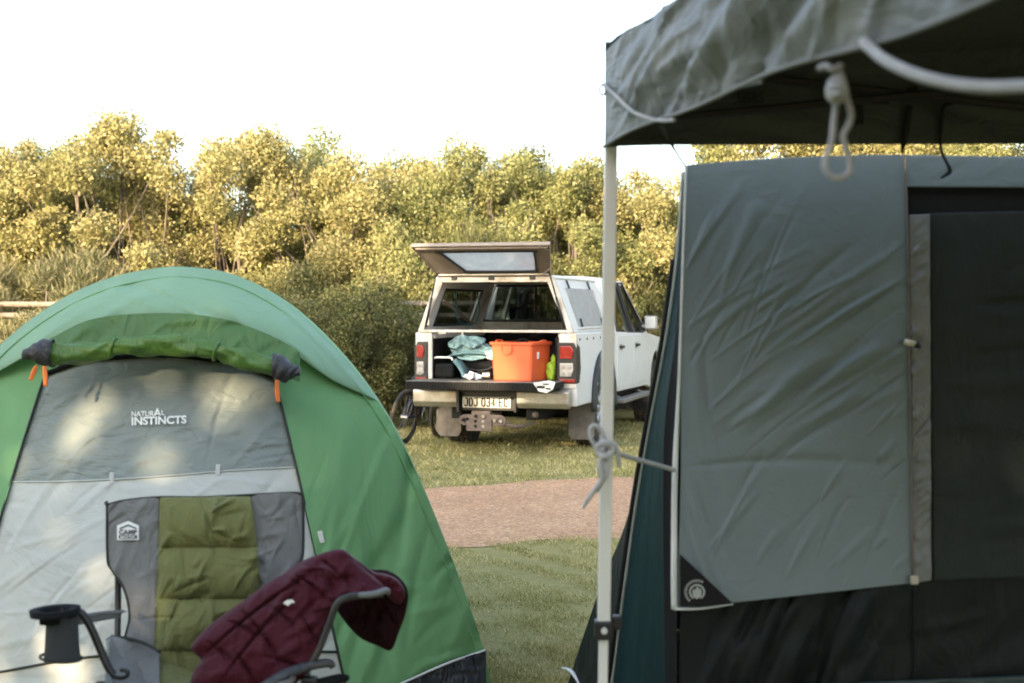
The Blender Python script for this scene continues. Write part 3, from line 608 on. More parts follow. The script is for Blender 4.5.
def rope_tube(pts, r, sm=8, n=10, closed=False): return MB().tube(pts, r, n, sm=sm, closed=closed)
def sidept(px, py, off=.02):                                     # a point on the side valance seen at that pixel
    k = (px-CX)/F; s = (GA.y*k-GA.x)/(sd.x-sd.y*k); D = GA.y+s*sd.y; return P(px, py, D-off)
gl_ = thing('guy_rope', sidept(605, 86), 'thin white guy rope drooping across the front corner of the gazebo valance', 'rope')
m_ = rope_tube([sidept(603, 84, .03), sidept(606, 87, .05), sidept(617, 97, .09), sidept(632, 111, .12), sidept(648, 118, .13), sidept(662, 120.5, .13), sidept(674, 120, .11)], .0042); o = m_.build('rope', M['rope'], gl_, smooth=True)
rope_tube([P(602.5+3*math.cos(a), 90+5*math.sin(a), 3.52) for a in np.linspace(0, 6.28, 12)[:-1]], .003, 2, closed=True).build('loop', M['rope'], gl_, smooth=True)
ws = thing('corner_strap', P(662, 122, 3.3), 'dark webbing strap tying the grey tent corner up to the gazebo', 'strap')
MB().tube([sidept(661, 121, .06), P(668, 138, 3.5), P(676, 152, 3.75)], [.007, .006, .003], 6, sm=4, flat=.5).build('strap', M['strap'], ws, smooth=True)
MB().tube([P(676, 152, 3.75), P(681, 160, 3.85), P(685, 166, 3.95)], .0028, 6).build('cord', M['rope'], ws, smooth=True)
rp = thing('hanging_rope', sidept(836, 62), 'white rope knotted into a long loop hanging from the gazebo valance', 'rope')
dz = 2.24
rope_tube([P(840, 70, dz), P(838, 90, dz), P(834, 118, dz), P(832, 140, dz), P(826, 158, dz), P(825, 168, dz), P(831, 176, dz), P(840, 178, dz), P(849, 172, dz), P(850, 160, dz), P(846, 148, dz), P(843, 136, dz), P(849, 124, dz), P(851, 114, dz), P(847, 98, dz), P(843, 80, dz-.01), P(838, 68, dz)], .0050, 6).build('loop', M['rope'], rp, smooth=True)
kn = MB(); kn.tube([P(835, 78, dz-.012), P(830, 84, dz-.02), P(829, 95, dz-.02), P(835, 101, dz-.02), P(842, 98, dz-.02), P(844, 88, dz-.02), P(838, 80, dz-.02)], .0055, 10, sm=5, closed=True)
kn.tube([P(829, 88, dz-.01), P(836, 86, dz-.035), P(843, 90, dz-.02), P(838, 94, dz-.035), P(830, 92, dz-.02)], .0052, 10, sm=5, closed=True); kn.build('knot', M['rope'], rp, smooth=True)
MB().tube([P(820, 68, dz+.02), P(826, 66, dz-.01), P(834, 70, dz-.02), P(841, 66, dz)], .006, 8, sm=5).build('tail', mat('grey_cord', (.25, .25, .25), .8), rp, smooth=True)
rq = thing('sagging_rope', P(868, 47, 1.95), 'thick white rope sagging under the gazebo roof at the top right', 'rope')
rope_tube([P(864, 42, 2.11), P(870, 48, 2.08), P(885, 60, 2.02), P(910, 72, 1.95), P(940, 81, 1.9), P(975, 86, 1.85), P(1010, 86.5, 1.8), P(1050, 82, 1.75), P(1120, 60, 1.7), P(1210, 18, 1.7)], .0083, 8, 12).build('rope', M['rope'], rq, smooth=True)
rt = thing('tie_rope', P(606, 452, 3.52), 'white rope tied in a bow round the gazebo leg, holding the grey tent flap', 'rope')
DD = 3.535
rope_tube([P(600, 452, DD), P(592, 440, DD), P(590, 430, DD), P(594, 425.5, DD), P(600, 429, DD), P(605, 441, DD), P(607, 452, DD-.01)], .0058, 6).build('bow', M['rope'], rt, smooth=True)
rope_tube([P(606, 450, DD-.01), P(612, 443, DD-.01), P(616, 448, DD-.01), P(618, 458, DD-.01), P(619.5, 467, DD-.01)], [.005, .006, .007, .006, .004], 6).build('tail', M['rope'], rt, smooth=True)
rope_tube([P(604, 452, DD-.015), P(600, 466, DD-.02), P(602, 478, DD-.02), P(596, 488, DD-.02), P(589, 498, DD-.015), P(583, 508, DD-.01)], [.007, .009, .008, .006, .006, .004], 6).build('tail', M['rope'], rt, smooth=True)
rope_tube([P(610, 449, DD-.01), P(605, 462, DD-.02), P(607, 474, DD-.02), P(601, 484, DD-.015), P(597, 492, DD)], [.005, .007, .006, .004], 6).build('tail', M['rope'], rt, smooth=True)
kn = MB(); kn.tube([P(598, 446, DD-.02), P(606, 443, DD-.03), P(612, 450, DD-.02), P(606, 457, DD-.03), P(599, 453, DD-.02)], .0085, 10, sm=5, closed=True); kn.build('knot', M['rope'], rt, smooth=True)
rope_tube([P(613, 452, 3.55), P(630, 457.5, 3.66), P(650, 463, 3.79), P(674, 470, 3.93)], .0062, 5).build('taut_line', M['rope'], rt, smooth=True)

# ================================================================== cabin tent
tn = thing('cabin_tent', Vector((.8, 4.0, 0)), 'dark green cabin tent with a pale grey front flap, standing under the gazebo', 'tent')
WD = 3.98
def wallP(px, py, off=0.0): return PV(px, py, WD-off+0*px)
def quad_patch(TLp, TRp, BRp, BLp, nu, nv, folds, off, name, m, parent=None, bow=None, label=None, amp=1):
    u = np.linspace(0, 1, nu)[None]; v = np.linspace(0, 1, nv)[:, None]
    X = (TLp[0]*(1-u)+TRp[0]*u)*(1-v)+(BLp[0]*(1-u)+BRp[0]*u)*v; Y = (TLp[1]*(1-u)+TRp[1]*u)*(1-v)+(BLp[1]*(1-u)+BRp[1]*u)*v
    if bow: X, Y = bow(X, Y, u, v)
    H = folds(X, Y)*amp*np.minimum(1, np.minimum(np.minimum(u, 1-u)*12, np.minimum(v, 1-v)*12)+.15)
    A = PV(X, Y, WD-off-H); A[..., 2] = np.maximum(A[..., 2], .01)
    return MB().grid(A).build(name, m, parent or tn, smooth=True, thick=.002, label=label)
wf = Folds(51)
wf.rand(60, (680, 600, 860, 700), 68, 9, 140, 6, .016); wf.rand(20, (850, 600, 1060, 700), 40, 30, 120, 8, .006)
quad_patch((688, 172), (1500, 172), (1500, 812), (676, 812), 420, 200, wf, 0, 'front_wall', M['tent_dark'])
pf = Folds(52)
pf.rand(18, (695, 220, 790, 340), 62, 8, 130, 2.4, .0040); pf.rand(30, (740, 280, 900, 430), 34, 6, 150, 2.8, .0048); pf.rand(9, (730, 380, 860, 440), 30, 4, 130, 5, .007)
pf.rand(14, (690, 470, 900, 590), 55, 12, 100, 2.6, .0045); pf.rand(12, (678, 350, 715, 560), 100, 8, 150, 5, .006); pf.rand(10, (880, 250, 905, 570), 50, 15, 40, 3, .005)
pf.seg(676, 468, 905, 466, 5, -.006).seg(745, 425, 830, 350, 7, .012).seg(760, 420, 870, 345, 6, -.010).seg(800, 405, 905, 330, 6, .010).seg(720, 300, 760, 200, 5, .008).seg(760, 330, 860, 240, 4, -.006)
def bowA(X, Y, u, v): return X+3*np.sin(v*math.pi)*(u-.0)*0-4*np.sin(v*2*math.pi)*(1-u)*.6, Y+2.5*np.sin(u*math.pi)*(1-v)*-1
fl_ = quad_patch((686, 165), (904, 154.5), (914, 583), (675, 609), 240, 360, pf, .03, 'flap', M['tent_grey'], bow=bowA)
ed = [(686, 165), (683, 260), (679, 380), (675, 470), (674, 560), (674.5, 609)]
MB().tube([Vector(wallP(np.array(float(x)), np.array(float(y)), .034)) for x, y in ed], [.0035, .0035, .004, .008, .0085, .009], 8, sm=5, flat=.6).build('flap_edge', M['piping'], fl_, smooth=True)
ed = [(674.5, 609), (700, 608.5), (733, 604)]
MB().tube([Vector(wallP(np.array(float(x)), np.array(float(y)), .034)) for x, y in ed], [.007, .006, .004], 8, sm=5, flat=.6).build('flap_edge', M['piping'], fl_, smooth=True)
tri = [(680, 554), (733, 603.5), (706, 606.5), (680, 606.5)]
def onflap(px, py, off): return PV(px, py, WD-.045-off+0*px)
cp = MB().add(onflap(np.array([float(a) for a, b in tri]), np.array([float(b) for a, b in tri]), 0), [(0, 1, 2, 3)]).build('corner_patch', M['tent_black'], fl_, thick=.003)
em = MB()
def arc(cx, cy, r0, r1, a0, a1, n=24):
    th = np.linspace(R(a0), R(a1), n); A = np.stack([onflap(cx+r*np.cos(th), cy-r*np.sin(th), .006) for r in (r0, r1)]); em.grid(A)
arc(697, 592, 6.2, 8.0, -60, 240)
for k in range(13):
    a = 60+k*13.5; arc(697, 592, 10.2, 12.6, a, a+8.5, 4)
fl2 = [(697, 599.2), (693, 596.5), (692.3, 592), (694, 588), (695, 590.5), (697.5, 585.5), (699, 589.5), (700.3, 587.5), (701.7, 592), (701, 596.5)]
em.add(onflap(np.array([float(a) for a, b in fl2]), np.array([float(b) for a, b in fl2]), .006), [tuple(range(10))])
em.build('round_emblem', mat('emblem_grey', (.35, .37, .37), .6), fl_)
quad_patch((905, 155), (1500, 164), (1500, 190), (905, 187), 200, 20, Folds(53).rand(20, (905, 155, 1400, 190), 20, 20, 80, 4, .003), .028, 'eave_band', M['tent_grey'])
quad_patch((906, 186), (1500, 184), (1500, 207), (906, 217), 200, 10, Folds(0), .010, 'door_gap', M['tent_black'])
quad_patch((929, 213), (1500, 200), (1500, 560), (932, 581), 160, 120, Folds(54).rand(40, (930, 300, 1200, 580), 8, 15, 180, 8, .006), .018, 'mesh_door', M['tent_mesh'])
st = Folds(55); st.rand(90, (908, 215, 932, 580), 42, 12, 22, 2.5, .006)
quad_patch((909, 215), (929.5, 214), (931, 580), (914, 583), 30, 240, st, .034, 'door_strip', M['tent_strip'], amp=1)
MB().tube([Vector(wallP(np.array(float(x)), np.array(float(y)), .040)) for x, y in ((905.5, 160), (908, 260), (910, 400), (913, 583))], .0028, 6, sm=5).build('zip', mat('zip_brown', (.16, .13, .11), .6), tn, smooth=True)
p = Vector(wallP(np.array(911.), np.array(343.), .055)); MB().tube([p+Vector((-.018, 0, .004)), p+Vector((.014, 0, -.004))], .0085, 8).build('toggle', mat('toggle_pale', (.6, .58, .45), .5), tn, smooth=True)
MB().tube([p+Vector((.012, 0, -.002)), p+Vector((.026, 0, -.012))], [.011, .005], 8).build('toggle_cap', M['black_plastic'], tn, smooth=True)
p = Vector(wallP(np.array(914.), np.array(580.), .05)); MB().box(p.x-.010, p.x+.012, p.y-.006, p.y+.004, p.z-.012, p.z+.012).build('zip_pull', mat('pull_tan', (.45, .4, .33), .6), tn, bevel=.003)
MB().tube([Vector(wallP(np.array(float(x)), np.array(float(y)), .012)) for x, y in ((914, 590), (914, 700), (915, 810))], .003, 6).build('wall_seam', M['tent_dark'], tn)
quad_patch((676, 690), (1500, 655), (1500, 812), (676, 812), 200, 30, Folds(56).rand(80, (700, 655, 1400, 812), 60, 40, 60, 7, .02), .02, 'ground_skirt', mat('skirt_green', (.012, .03, .03), .5, bump=.4, bs=30))
# side
def strip2(La, Lb, n, name, m, folds=None, nu=24):
    A = np.array(smooth_path([P(*q) for q in La], n)); B = np.array(smooth_path([P(*q) for q in Lb], n)); rows = []
    for k in np.linspace(0, 1, nu):
        rr_ = A*(1-k)+B*k; rr_[:, 1] += .012*np.sin(k*19+np.linspace(0, 4, len(A)))*np.linspace(0.1, 1, len(A))*math.sin(k*math.pi); rows.append(rr_)
    X = np.array(rows); X[..., 2] = np.maximum(X[..., 2], .005); return MB().grid(X).build(name, m, tn, smooth=True)
La = [(683.5, 172, 4.0), (677, 260, 4.05), (666, 340, 4.12), (651, 420, 4.25), (637, 500, 4.38), (623, 600, 4.5), (612, 683, 4.6), (603, 748, 4.62)]
Lb = [(684, 172, 3.99), (681, 260, 4.0), (675, 340, 4.0), (665, 420, 4.0), (663, 500, 4.0), (664, 600, 4.0), (665, 683, 4.0), (665, 812, 4.0)]
Lc = [(686, 168, 3.97), (685, 260, 3.97), (681, 340, 3.97), (677, 420, 3.97), (676, 500, 3.97), (677, 600, 3.97), (677, 683, 3.97), (678, 812, 3.97)]
Ld = [(684, 174, 4.02), (673, 260, 4.1), (660, 340, 4.2), (645, 420, 4.36), (629, 512, 4.62), (603, 580, 4.9), (582, 640, 5.12), (566, 690, 5.3)]
strip2(La, Lb, 8, 'side_wall', M['tent_green']); strip2(Lb, Lc, 8, 'side_gap', M['tent_black'], nu=4)
strip2(Ld, La, 8, 'side_wall', M['tent_dark'])
MB().tube([P(a, b, c-.01) for a, b, c in La], .0062, 8, sm=6).build('side_piping', mat('side_piping_grey', (.30, .34, .33), .5), tn, smooth=True)
MB().tube([P(a-3.2, b, c) for a, b, c in La[1:-1]], .010, 8, sm=6).build('side_pole', M['tent_black'], tn, smooth=True)
MB().tube([P(563, 668, 5.28), P(571, 671, 5.2), P(580, 683, 5.1), P(586, 694, 5.0)], .010, 6, sm=4, flat=.4).build('base_strap', M['piping'], tn, smooth=True)
A = np.array(smooth_path([P(*q) for q in Ld], 6)); ap = P(686, 168, 4.0); rows = []
for k in np.linspace(0, 1, 10):
    B = A.copy(); zf = np.clip(A[:, 2]/ap.z, 0, 1); tx = .55+.45*zf; ty = 6.6-.35*zf; tz = A[:, 2]*.80
    B[:, 0] += (tx-A[:, 0])*k; B[:, 1] += (ty-A[:, 1])*k; B[:, 2] += (tz-A[:, 2])*k; rows.append(B)
back_rows = rows[-1]
MB().grid(np.array(rows)).build('rear_side_wall', M['tent_dark'], tn, smooth=True)
Rx = P(1500, 166, 4.0).x
MB().grid(np.array([[ap+Vector((0, .01, -.02)), Vector((Rx, 4.0, ap.z-.02))], [Vector((1.0, 6.25, ap.z*.8)), Vector((Rx, 6.25, ap.z*.8))]])).build('tent_roof', M['tent_grey'], tn)
MB().grid(np.array([[Vector((1.0, 6.25, ap.z*.8)), Vector((Rx, 6.25, ap.z*.8))], [Vector((.55, 6.6, 0.01)), Vector((Rx, 6.6, 0.01))]])).build('rear_wall', M['tent_dark'], tn)
MB().grid(np.array([[Vector((Rx, 4.0, ap.z)), Vector((Rx, 6.25, ap.z*.8))], [Vector((Rx, 4.0, 0.01)), Vector((Rx, 6.6, 0.01))]])).build('far_side_wall', M['tent_dark'], tn)
# ================================================================== pickup
M['paint'] = mat('white_paint', (.70, .695, .68), .42, var=.02, coat=0, vs=3, dirt=((.42, .36, .28), .3, .9), dirtz=(.35, .8, .04))
M['paint_dirty'] = mat('white_paint_dusty', (.60, .565, .52), .5, var=.05, dirt=((.36, .29, .21), .45, .7))
M['lid_in'] = mat('lid_liner', (.155, .13, .115), .7, var=.12, bump=.2, bs=80)
M['lid_edge'] = mat('lid_edge', (.24, .205, .18), .6, var=.2)
M['bed'] = mat('bed_liner', (.009, .009, .009), .75, spec=.25, bump=.3, bs=120)
M['chrome'] = mat('dusty_chrome', (.44, .44, .42), .36, .7, .1, dirt=((.25, .20, .14), .4, .7))
M['tyre'] = mat('tyre', (.022, .021, .02), .85, bump=.4, bs=60, dirt=((.16, .12, .08), .45, .75))
M['rim'] = mat('alloy', (.4, .4, .4), .35, .8)
M['flap'] = mat('muddy_rubber', (.17, .15, .132), .85, var=.25, vs=14, bump=.3)
M['flare'] = mat('grey_flare', (.035, .036, .038), .6)
M['rust'] = mat('rusty_steel', (.14, .108, .09), .75, .2, .3, vs=20, bump=.3)
M['red_lens'] = mat('red_lens', (.27, .020, .012), .25, var=.25, vs=30, coat=.6)
M['clear_lens'] = mat('clear_lens', (.42, .40, .37), .12, var=.2, vs=40, coat=.6)
M['glass'] = glass('tinted_glass', (.40, .44, .42), .07)
M['dark_glass'] = glass('dark_tinted_glass', (.10, .12, .12), .10)
M['pale_glass'] = glass('pale_glass', (.75, .77, .76), .1, .1, milky=.75)  # clear pane mixed with a pale diffusing layer
M['seat'] = fabric('car_seat', (.03, .03, .032), .8)
M['hatch'] = mat('hatch_grey', (.33, .33, .325), .5, bump=.1, dirt=((.22, .19, .15), .5, .8))
M['orange'] = mat('orange_plastic', (.62, .092, .028), .38, var=.06, vs=8, bump=.04, dirt=((.5, .12, .05), .55, .85))
M['teal'] = fabric('teal_cloth', (.135, .25, .27), .7, .2, .6, 22)
M['teal_light'] = fabric('pale_teal_cloth', (.27, .43, .45), .7, .1, .6, 22)
M['lime'] = fabric('lime_bag', (.30, .45, .03), .5, .2, .7, 16)
M['white_bits'] = fabric('white_cloth', (.6, .6, .6), .6, .1, .6, 25)
tk = thing('pickup_truck', (-.175, 14.63, .08), 'white double cab pickup with a canopy, its rear lid raised and tailgate down', 'pickup truck', rz=R(-16), local=True)
def tbuild(mb, name, m, parent=None, **k): return mb.build(name, m, parent or tk, **k)
AX1, AX2, WR, WZ = 1.22, 4.55, .405, .325
# ---- bed sides with wheel arch
def arc_pts(cy, cz, r, a0, a1, n=14): return [(cy+r*math.cos(R(a)), cz+r*math.sin(R(a))) for a in np.linspace(a0, a1, n)]
for s in (-1, 1):
    arch_ = arc_pts(AX1, .40, .47, 0, 180)
    prof = [(0.0, .42), (0.0, 1.165), (1.86, 1.165), (1.86, .46)]+[p for p in arch_]+[(.62, .42)]
    g = MB(); g.prism(prof, 'x', s*.79, s*.865); o = tbuild(g, 'bed_side', M['paint'], bevel=.018, seg=3)
    g = MB(); g.box(min(s*.68, s*.865), max(s*.68, s*.865), -.012, .03, .60, 1.165); tbuild(g, 'rear_post', M['paint_dirty'], bevel=.012)
    g = MB(); g.box(min(s*.66, s*.79), max(s*.66, s*.79), .03, 1.86, 1.10, 1.16); tbuild(g, 'bed_rail', M['paint_dirty'], o, bevel=.01)
    # flare
    g = MB(); A = []
    for r, x in ((.455, .862), (.47, .905), (.545, .905), (.56, .866)): A.append([Vector((s*x, AX1+r*math.cos(R(a)), .40+r*math.sin(R(a)))) for a in np.linspace(-8, 188, 30)])
    g.grid(np.array(A)); tbuild(g, 'wheel_flare', M['flare'], o, smooth=True, thick=.006)
    for a in (30, 60, 95, 130, 155): g = MB(); g.cyl((s*.90, AX1+.508*math.cos(R(a)), .40+.508*math.sin(R(a))), (s*.916, AX1+.508*math.cos(R(a)), .40+.508*math.sin(R(a))), .015, n=8); tbuild(g, 'flare_bolt', M['chrome'], o)
    for y in (.12, .45, .75, 1.1, 1.5): g = MB(); g.cyl((s*.864, y, 1.10), (s*.872, y, 1.10), .013, n=8); tbuild(g, 'body_stud', M['black_plastic'], o)
# ---- bed
g = MB(); g.box(-.70, .70, 0, 1.86, .64, .685); g.box(-.72, -.68, .0, 1.86, .68, 1.12); g.box(.64, .68, .0, 1.86, .68, 1.12); g.box(-.72, .72, 1.80, 1.84, .68, 1.165)
for k in range(9): g.box(-.60+k*.14, -.54+k*.14, .02, 1.80, .684, .694)
g.box(-.68, -.50, .85, 1.55, .69, .88); g.box(.48, .64, .85, 1.55, .69, .88); tbuild(g, 'bed_liner', M['bed'], bevel=.006)
g = MB(); g.box(-.78, .78, .05, 4.9, .40, .52); g.box(-.62, .62, 1.7, 4.7, .17, .40); g.cyl((0, .55, .30), (0, .55, .44), .33, n=24); g.box(-.45, -.35, -.05, 5.0, .28, .40); g.box(.35, .45, -.05, 5.0, .28, .40); tbuild(g, 'chassis_and_shade_block', M['bed'])  # rails, spare wheel, and a low block added to darken the underside
g = MB(); g.cyl((-.75, AX1, WR), (.75, AX1, WR), .05, n=10); g.tube([(-.14, AX1, WR), (-.05, AX1, WR), (.05, AX1, WR), (.14, AX1, WR)], [.06, .15, .15, .06], 12, sm=3); tbuild(g, 'rear_axle', M['bed'], smooth=True)
g = MB(); g.tube([(.36, 1.0, .38), (.40, .3, .36), (.43, -.02, .34), (.46, -.08, .33)], .03, 10, sm=5); tbuild(g, 'exhaust', M['rust'], smooth=True)
# ---- tailgate lowered
g = MB(); g.box(-.80, .74, -.46, -.03, .615, .675); o = tbuild(g, 'tailgate', M['bed'], bevel=.012)
g = MB(); g.box(-.80, .74, -.478, -.458, .60, .680)
for k in range(52): g.box(-.79+k*.029, -.775+k*.029, -.486, -.47, .612, .674)
tbuild(g, 'tailgate_edge', M['bed'], o, bevel=.003)
g = MB(); g.box(-.80, .74, -.474, -.03, .675, .685); tbuild(g, 'tailgate_lip', mat('worn_grey', (.14, .135, .125), .5, .4, .3, vs=30), o, bevel=.003)
g = MB(); g.prism([(.54, .682), (.70, .71), (.765, .69), (.74, .62), (.68, .585), (.60, .60)], 'y', -.50, -.485); tbuild(g, 'sticker', mat('torn_sticker', (.6, .6, .58), .6, var=.5, vs=30), o)
g = MB(); g.box(.58, .66, -.504, -.499, .63, .655); g.box(.64, .70, -.504, -.499, .665, .68); g.box(.67, .72, -.504, -.499, .62, .635); tbuild(g, 'sticker_mark', M['black_plastic'], o)
# ---- bumper
def bump_prof(x0, x1, z0, z1, y0=-.16, y1=-.02, tw=None):
    g = MB(); g.prism([(y1, z0+.02), (y1, z1), (y0+.03, z1), (y0, z1-.03), (y0, z0+.05), (y0+.04, z0)], 'x', x0, x1); return g
o = tbuild(bump_prof(-.84, -.36, .40, .60), 'rear_bumper', M['chrome'], bevel=.012)
tbuild(bump_prof(.27, .82, .40, .60), 'rear_bumper', M['chrome'], bevel=.012)
g = MB(); g.box(-.36, .27, -.10, -.02, .37, .59); g.box(-.36, .27, -.16, -.10, .565, .60); g.box(-.365, -.335, -.165, -.09, .36, .59); g.box(.245, .275, -.165, -.09, .36, .59); tbuild(g, 'bumper_recess', M['black_plastic'], bevel=.006)
pl = MB(); pl.box(-.315, .205, -.118, -.110, .395, .515); pl = tbuild(pl, 'number_plate', mat('plate_white', (.55, .53, .47), .4, var=.1, vs=8), bevel=.004)
g = MB()
GLY = {'J': [[(.15, 1), (.85, 1), (.85, .15), (.6, 0), (.2, 0), (0, .2)]], 'D': [[(0, 0), (0, 1), (.55, 1), (.95, .72), (.95, .28), (.55, 0), (0, 0)]], '0': [[(.25, 0), (0, .25), (0, .75), (.25, 1), (.7, 1), (.95, .75), (.95, .25), (.7, 0), (.25, 0)]],
       '3': [[(0, .85), (.25, 1), (.7, 1), (.9, .8), (.7, .53), (.35, .53)], [(.7, .53), (.95, .28), (.7, 0), (.2, 0), (0, .18)]], '4': [[(.72, 0), (.72, 1), (0, .3), (1, .3)]], 'E': [[(.9, 1), (0, 1), (0, 0), (.9, 0)], [(0, .52), (.7, .52)]], 'C': [[(.95, .8), (.7, 1), (.25, 1), (0, .75), (0, .25), (.25, 0), (.7, 0), (.95, .2)]]}
xx = -.288
for ch_ in 'JDJ 034 EC':
    for st in GLY.get(ch_, []): g.tube([(xx+a*.034, -.1205, .416+b*.080) for a, b in st], .0078, 6)
    xx += .030 if ch_ == ' ' else .0515
tbuild(g, 'plate_lettering', mat('plate_ink', (.01, .012, .01), .5), pl)
g = MB(); g.box(-.312, .202, -.1192, -.1185, .397, .402); g.box(-.312, .202, -.1192, -.1185, .508, .513); tbuild(g, 'plate_border', mat('plate_border_ink', (.05, .07, .05), .5), pl)
# ---- tow hitch
g = MB(); g.box(-.16, .04, -.30, -.24, .20, .38); g.box(-.24, .16, -.33, -.30, .235, .345); g.box(-.20, .07, -.345, -.33, .18, .30); g.cyl((-.235, -.33, .29), (-.235, -.30, .29), .05, n=16); g.cyl((.16, -.33, .285), (.16, -.30, .285), .055, n=16); o = tbuild(g, 'tow_hitch', M['rust'], bevel=.006)
for x, z in ((-.10, .33), (-.02, .33), (-.10, .28), (-.02, .28), (-.10, .23), (-.02, .23), (-.235, .29), (.16, .285), (-.19, .30), (.10, .29)):
    g = MB(); g.cyl((x, -.352, z), (x, -.34 if abs(x+.06) < .1 else -.33, z), .016, n=8); tbuild(g, 'hitch_bolt', M['chrome'] if x > -.05 else M['bed'], o)
g = MB(); g.tube([(.19, -.30, .25), (.30, -.2, .22), (.42, -.0, .25)], [.03, .02, .015], 8); tbuild(g, 'hitch_bar', M['rust'], o, smooth=True)
g = MB(); g.box(-.13, .01, -.28, .2, .24, .34); tbuild(g, 'hitch_arm', M['rust'], o)
# ---- tail lights
for s in (-1, 1):
    x0, x1 = sorted((s*.70, s*.872)); 
    if s == 1: x0 = .665
    else: x1 = -.725
    g = MB(); g.prism([(x0, .655), (x1, .655), (x1+(.0 if s > 0 else 0), 1.0), (x1-(.035 if s > 0 else 0), 1.07), (x0+(.035 if s < 0 else 0), 1.07), (x0, 1.0)], 'y', -.03, .10); o = tbuild(g, 'tail_light', M['black_plastic'], bevel=.01)
    w0, w1 = x0+.02, x1-.02
    g = MB(); g.prism([(w0+.01, .905), (w1-.03, .905), (w1-.012, .985), (w1-.035, 1.035), (w0+.01, 1.035)], 'y', -.042, -.02); tbuild(g, 'red_lens', M['red_lens'], o, bevel=.008)
    g = MB(); g.prism([(w0+.01, .725), (w1-.035, .725), (w1-.015, .80), (w1-.02, .862), (w0+.01, .862)], 'y', -.042, -.02); l_ = tbuild(g, 'clear_lens', M['clear_lens'], o, bevel=.008)
    g = MB(); g.box(w0, w1, -.036, -.02, .664, .70); tbuild(g, 'red_lens', M['red_lens'], o, bevel=.004)
    for dx in (.3, .7):
        for z in (.755, .82): g = MB(); g.cyl((w0+(w1-w0)*dx, -.048, z), (w0+(w1-w0)*dx, -.03, z), .022, n=10); tbuild(g, 'bulb_cup', mat('bulb_grey', (.30, .29, .28), .3, .3) if 'bulb_grey' not in bpy.data.materials else bpy.data.materials['bulb_grey'], l_, bevel=.004)
    g = MB(); g.prism([(.0, .67), (.10, .67), (.16, .80), (.12, 1.02), (0, 1.06)], 'x', s*.862, s*.870); tbuild(g, 'light_side', M['black_plastic'], o, bevel=.004)
# ---- mud flaps
for s in (-1, 1):
    x0, x1 = (.60, .885) if s > 0 else (-.885, -.60)
    g = MB(); g.prism([(x0, .07), (x0+.04, .02), (x1-.04, .02), (x1, .07), (x1, .46), (x0, .46)], 'y', .72, .735); tbuild(g, 'mud_flap', M['flap'], bevel=.006)
# ---- wheels
for y, s in ((AX1, -1), (AX1, 1), (AX2, -1), (AX2, 1)):
    cxw = s*.725; g = MB(); rows = []
    for x, r in ((-.12, .20), (-.13, .28), (-.13, .33), (-.115, .392), (-.09, WR), (.09, WR), (.115, .392), (.13, .33), (.13, .28), (.12, .20)):
        rows.append([Vector((cxw+x, y+r*math.cos(a), WZ+r*math.sin(a))) for a in np.linspace(0, 2*math.pi, 49)[:-1]])
    g.grid(np.array(rows), cu=True)
    for k in range(48):
        a = 2*math.pi*k/48
        for x in (-.09, -.03, .03, .09):
            t = Vector((0, math.cos(a+.3*x/.09*.1), math.sin(a+.3*x/.09*.1))); c = Vector((cxw+x, y, WZ))+t*WR; g.box(c.x-.02, c.x+.02, c.y-.012, c.y+.012, c.z-.012, c.z+.012, rot=Matrix.Rotation(a, 3, 'X'))
    o = tbuild(g, 'wheel', M['tyre'], smooth=False)
    g = MB(); rows = []
    for x, r in ((.10, .215), (.115, .205), (.09, .18), (.04, .17)): rows.append([Vector((cxw+s*x, y+r*math.cos(a), WZ+r*math.sin(a))) for a in np.linspace(0, 2*math.pi, 33)[:-1]])
    g.grid(np.array(rows), cu=True); g.cyl((cxw+s*.05, y, WZ), (cxw+s*.10, y, WZ), .06, n=16)
    for k in range(6):
        a = k*math.pi/3; g.tube([(cxw+s*.085, y+.05*math.cos(a), WZ+.05*math.sin(a)), (cxw+s*.09, y+.19*math.cos(a), WZ+.19*math.sin(a))], .025, 6)
    tbuild(g, 'rim', M['rim'], o, smooth=True)
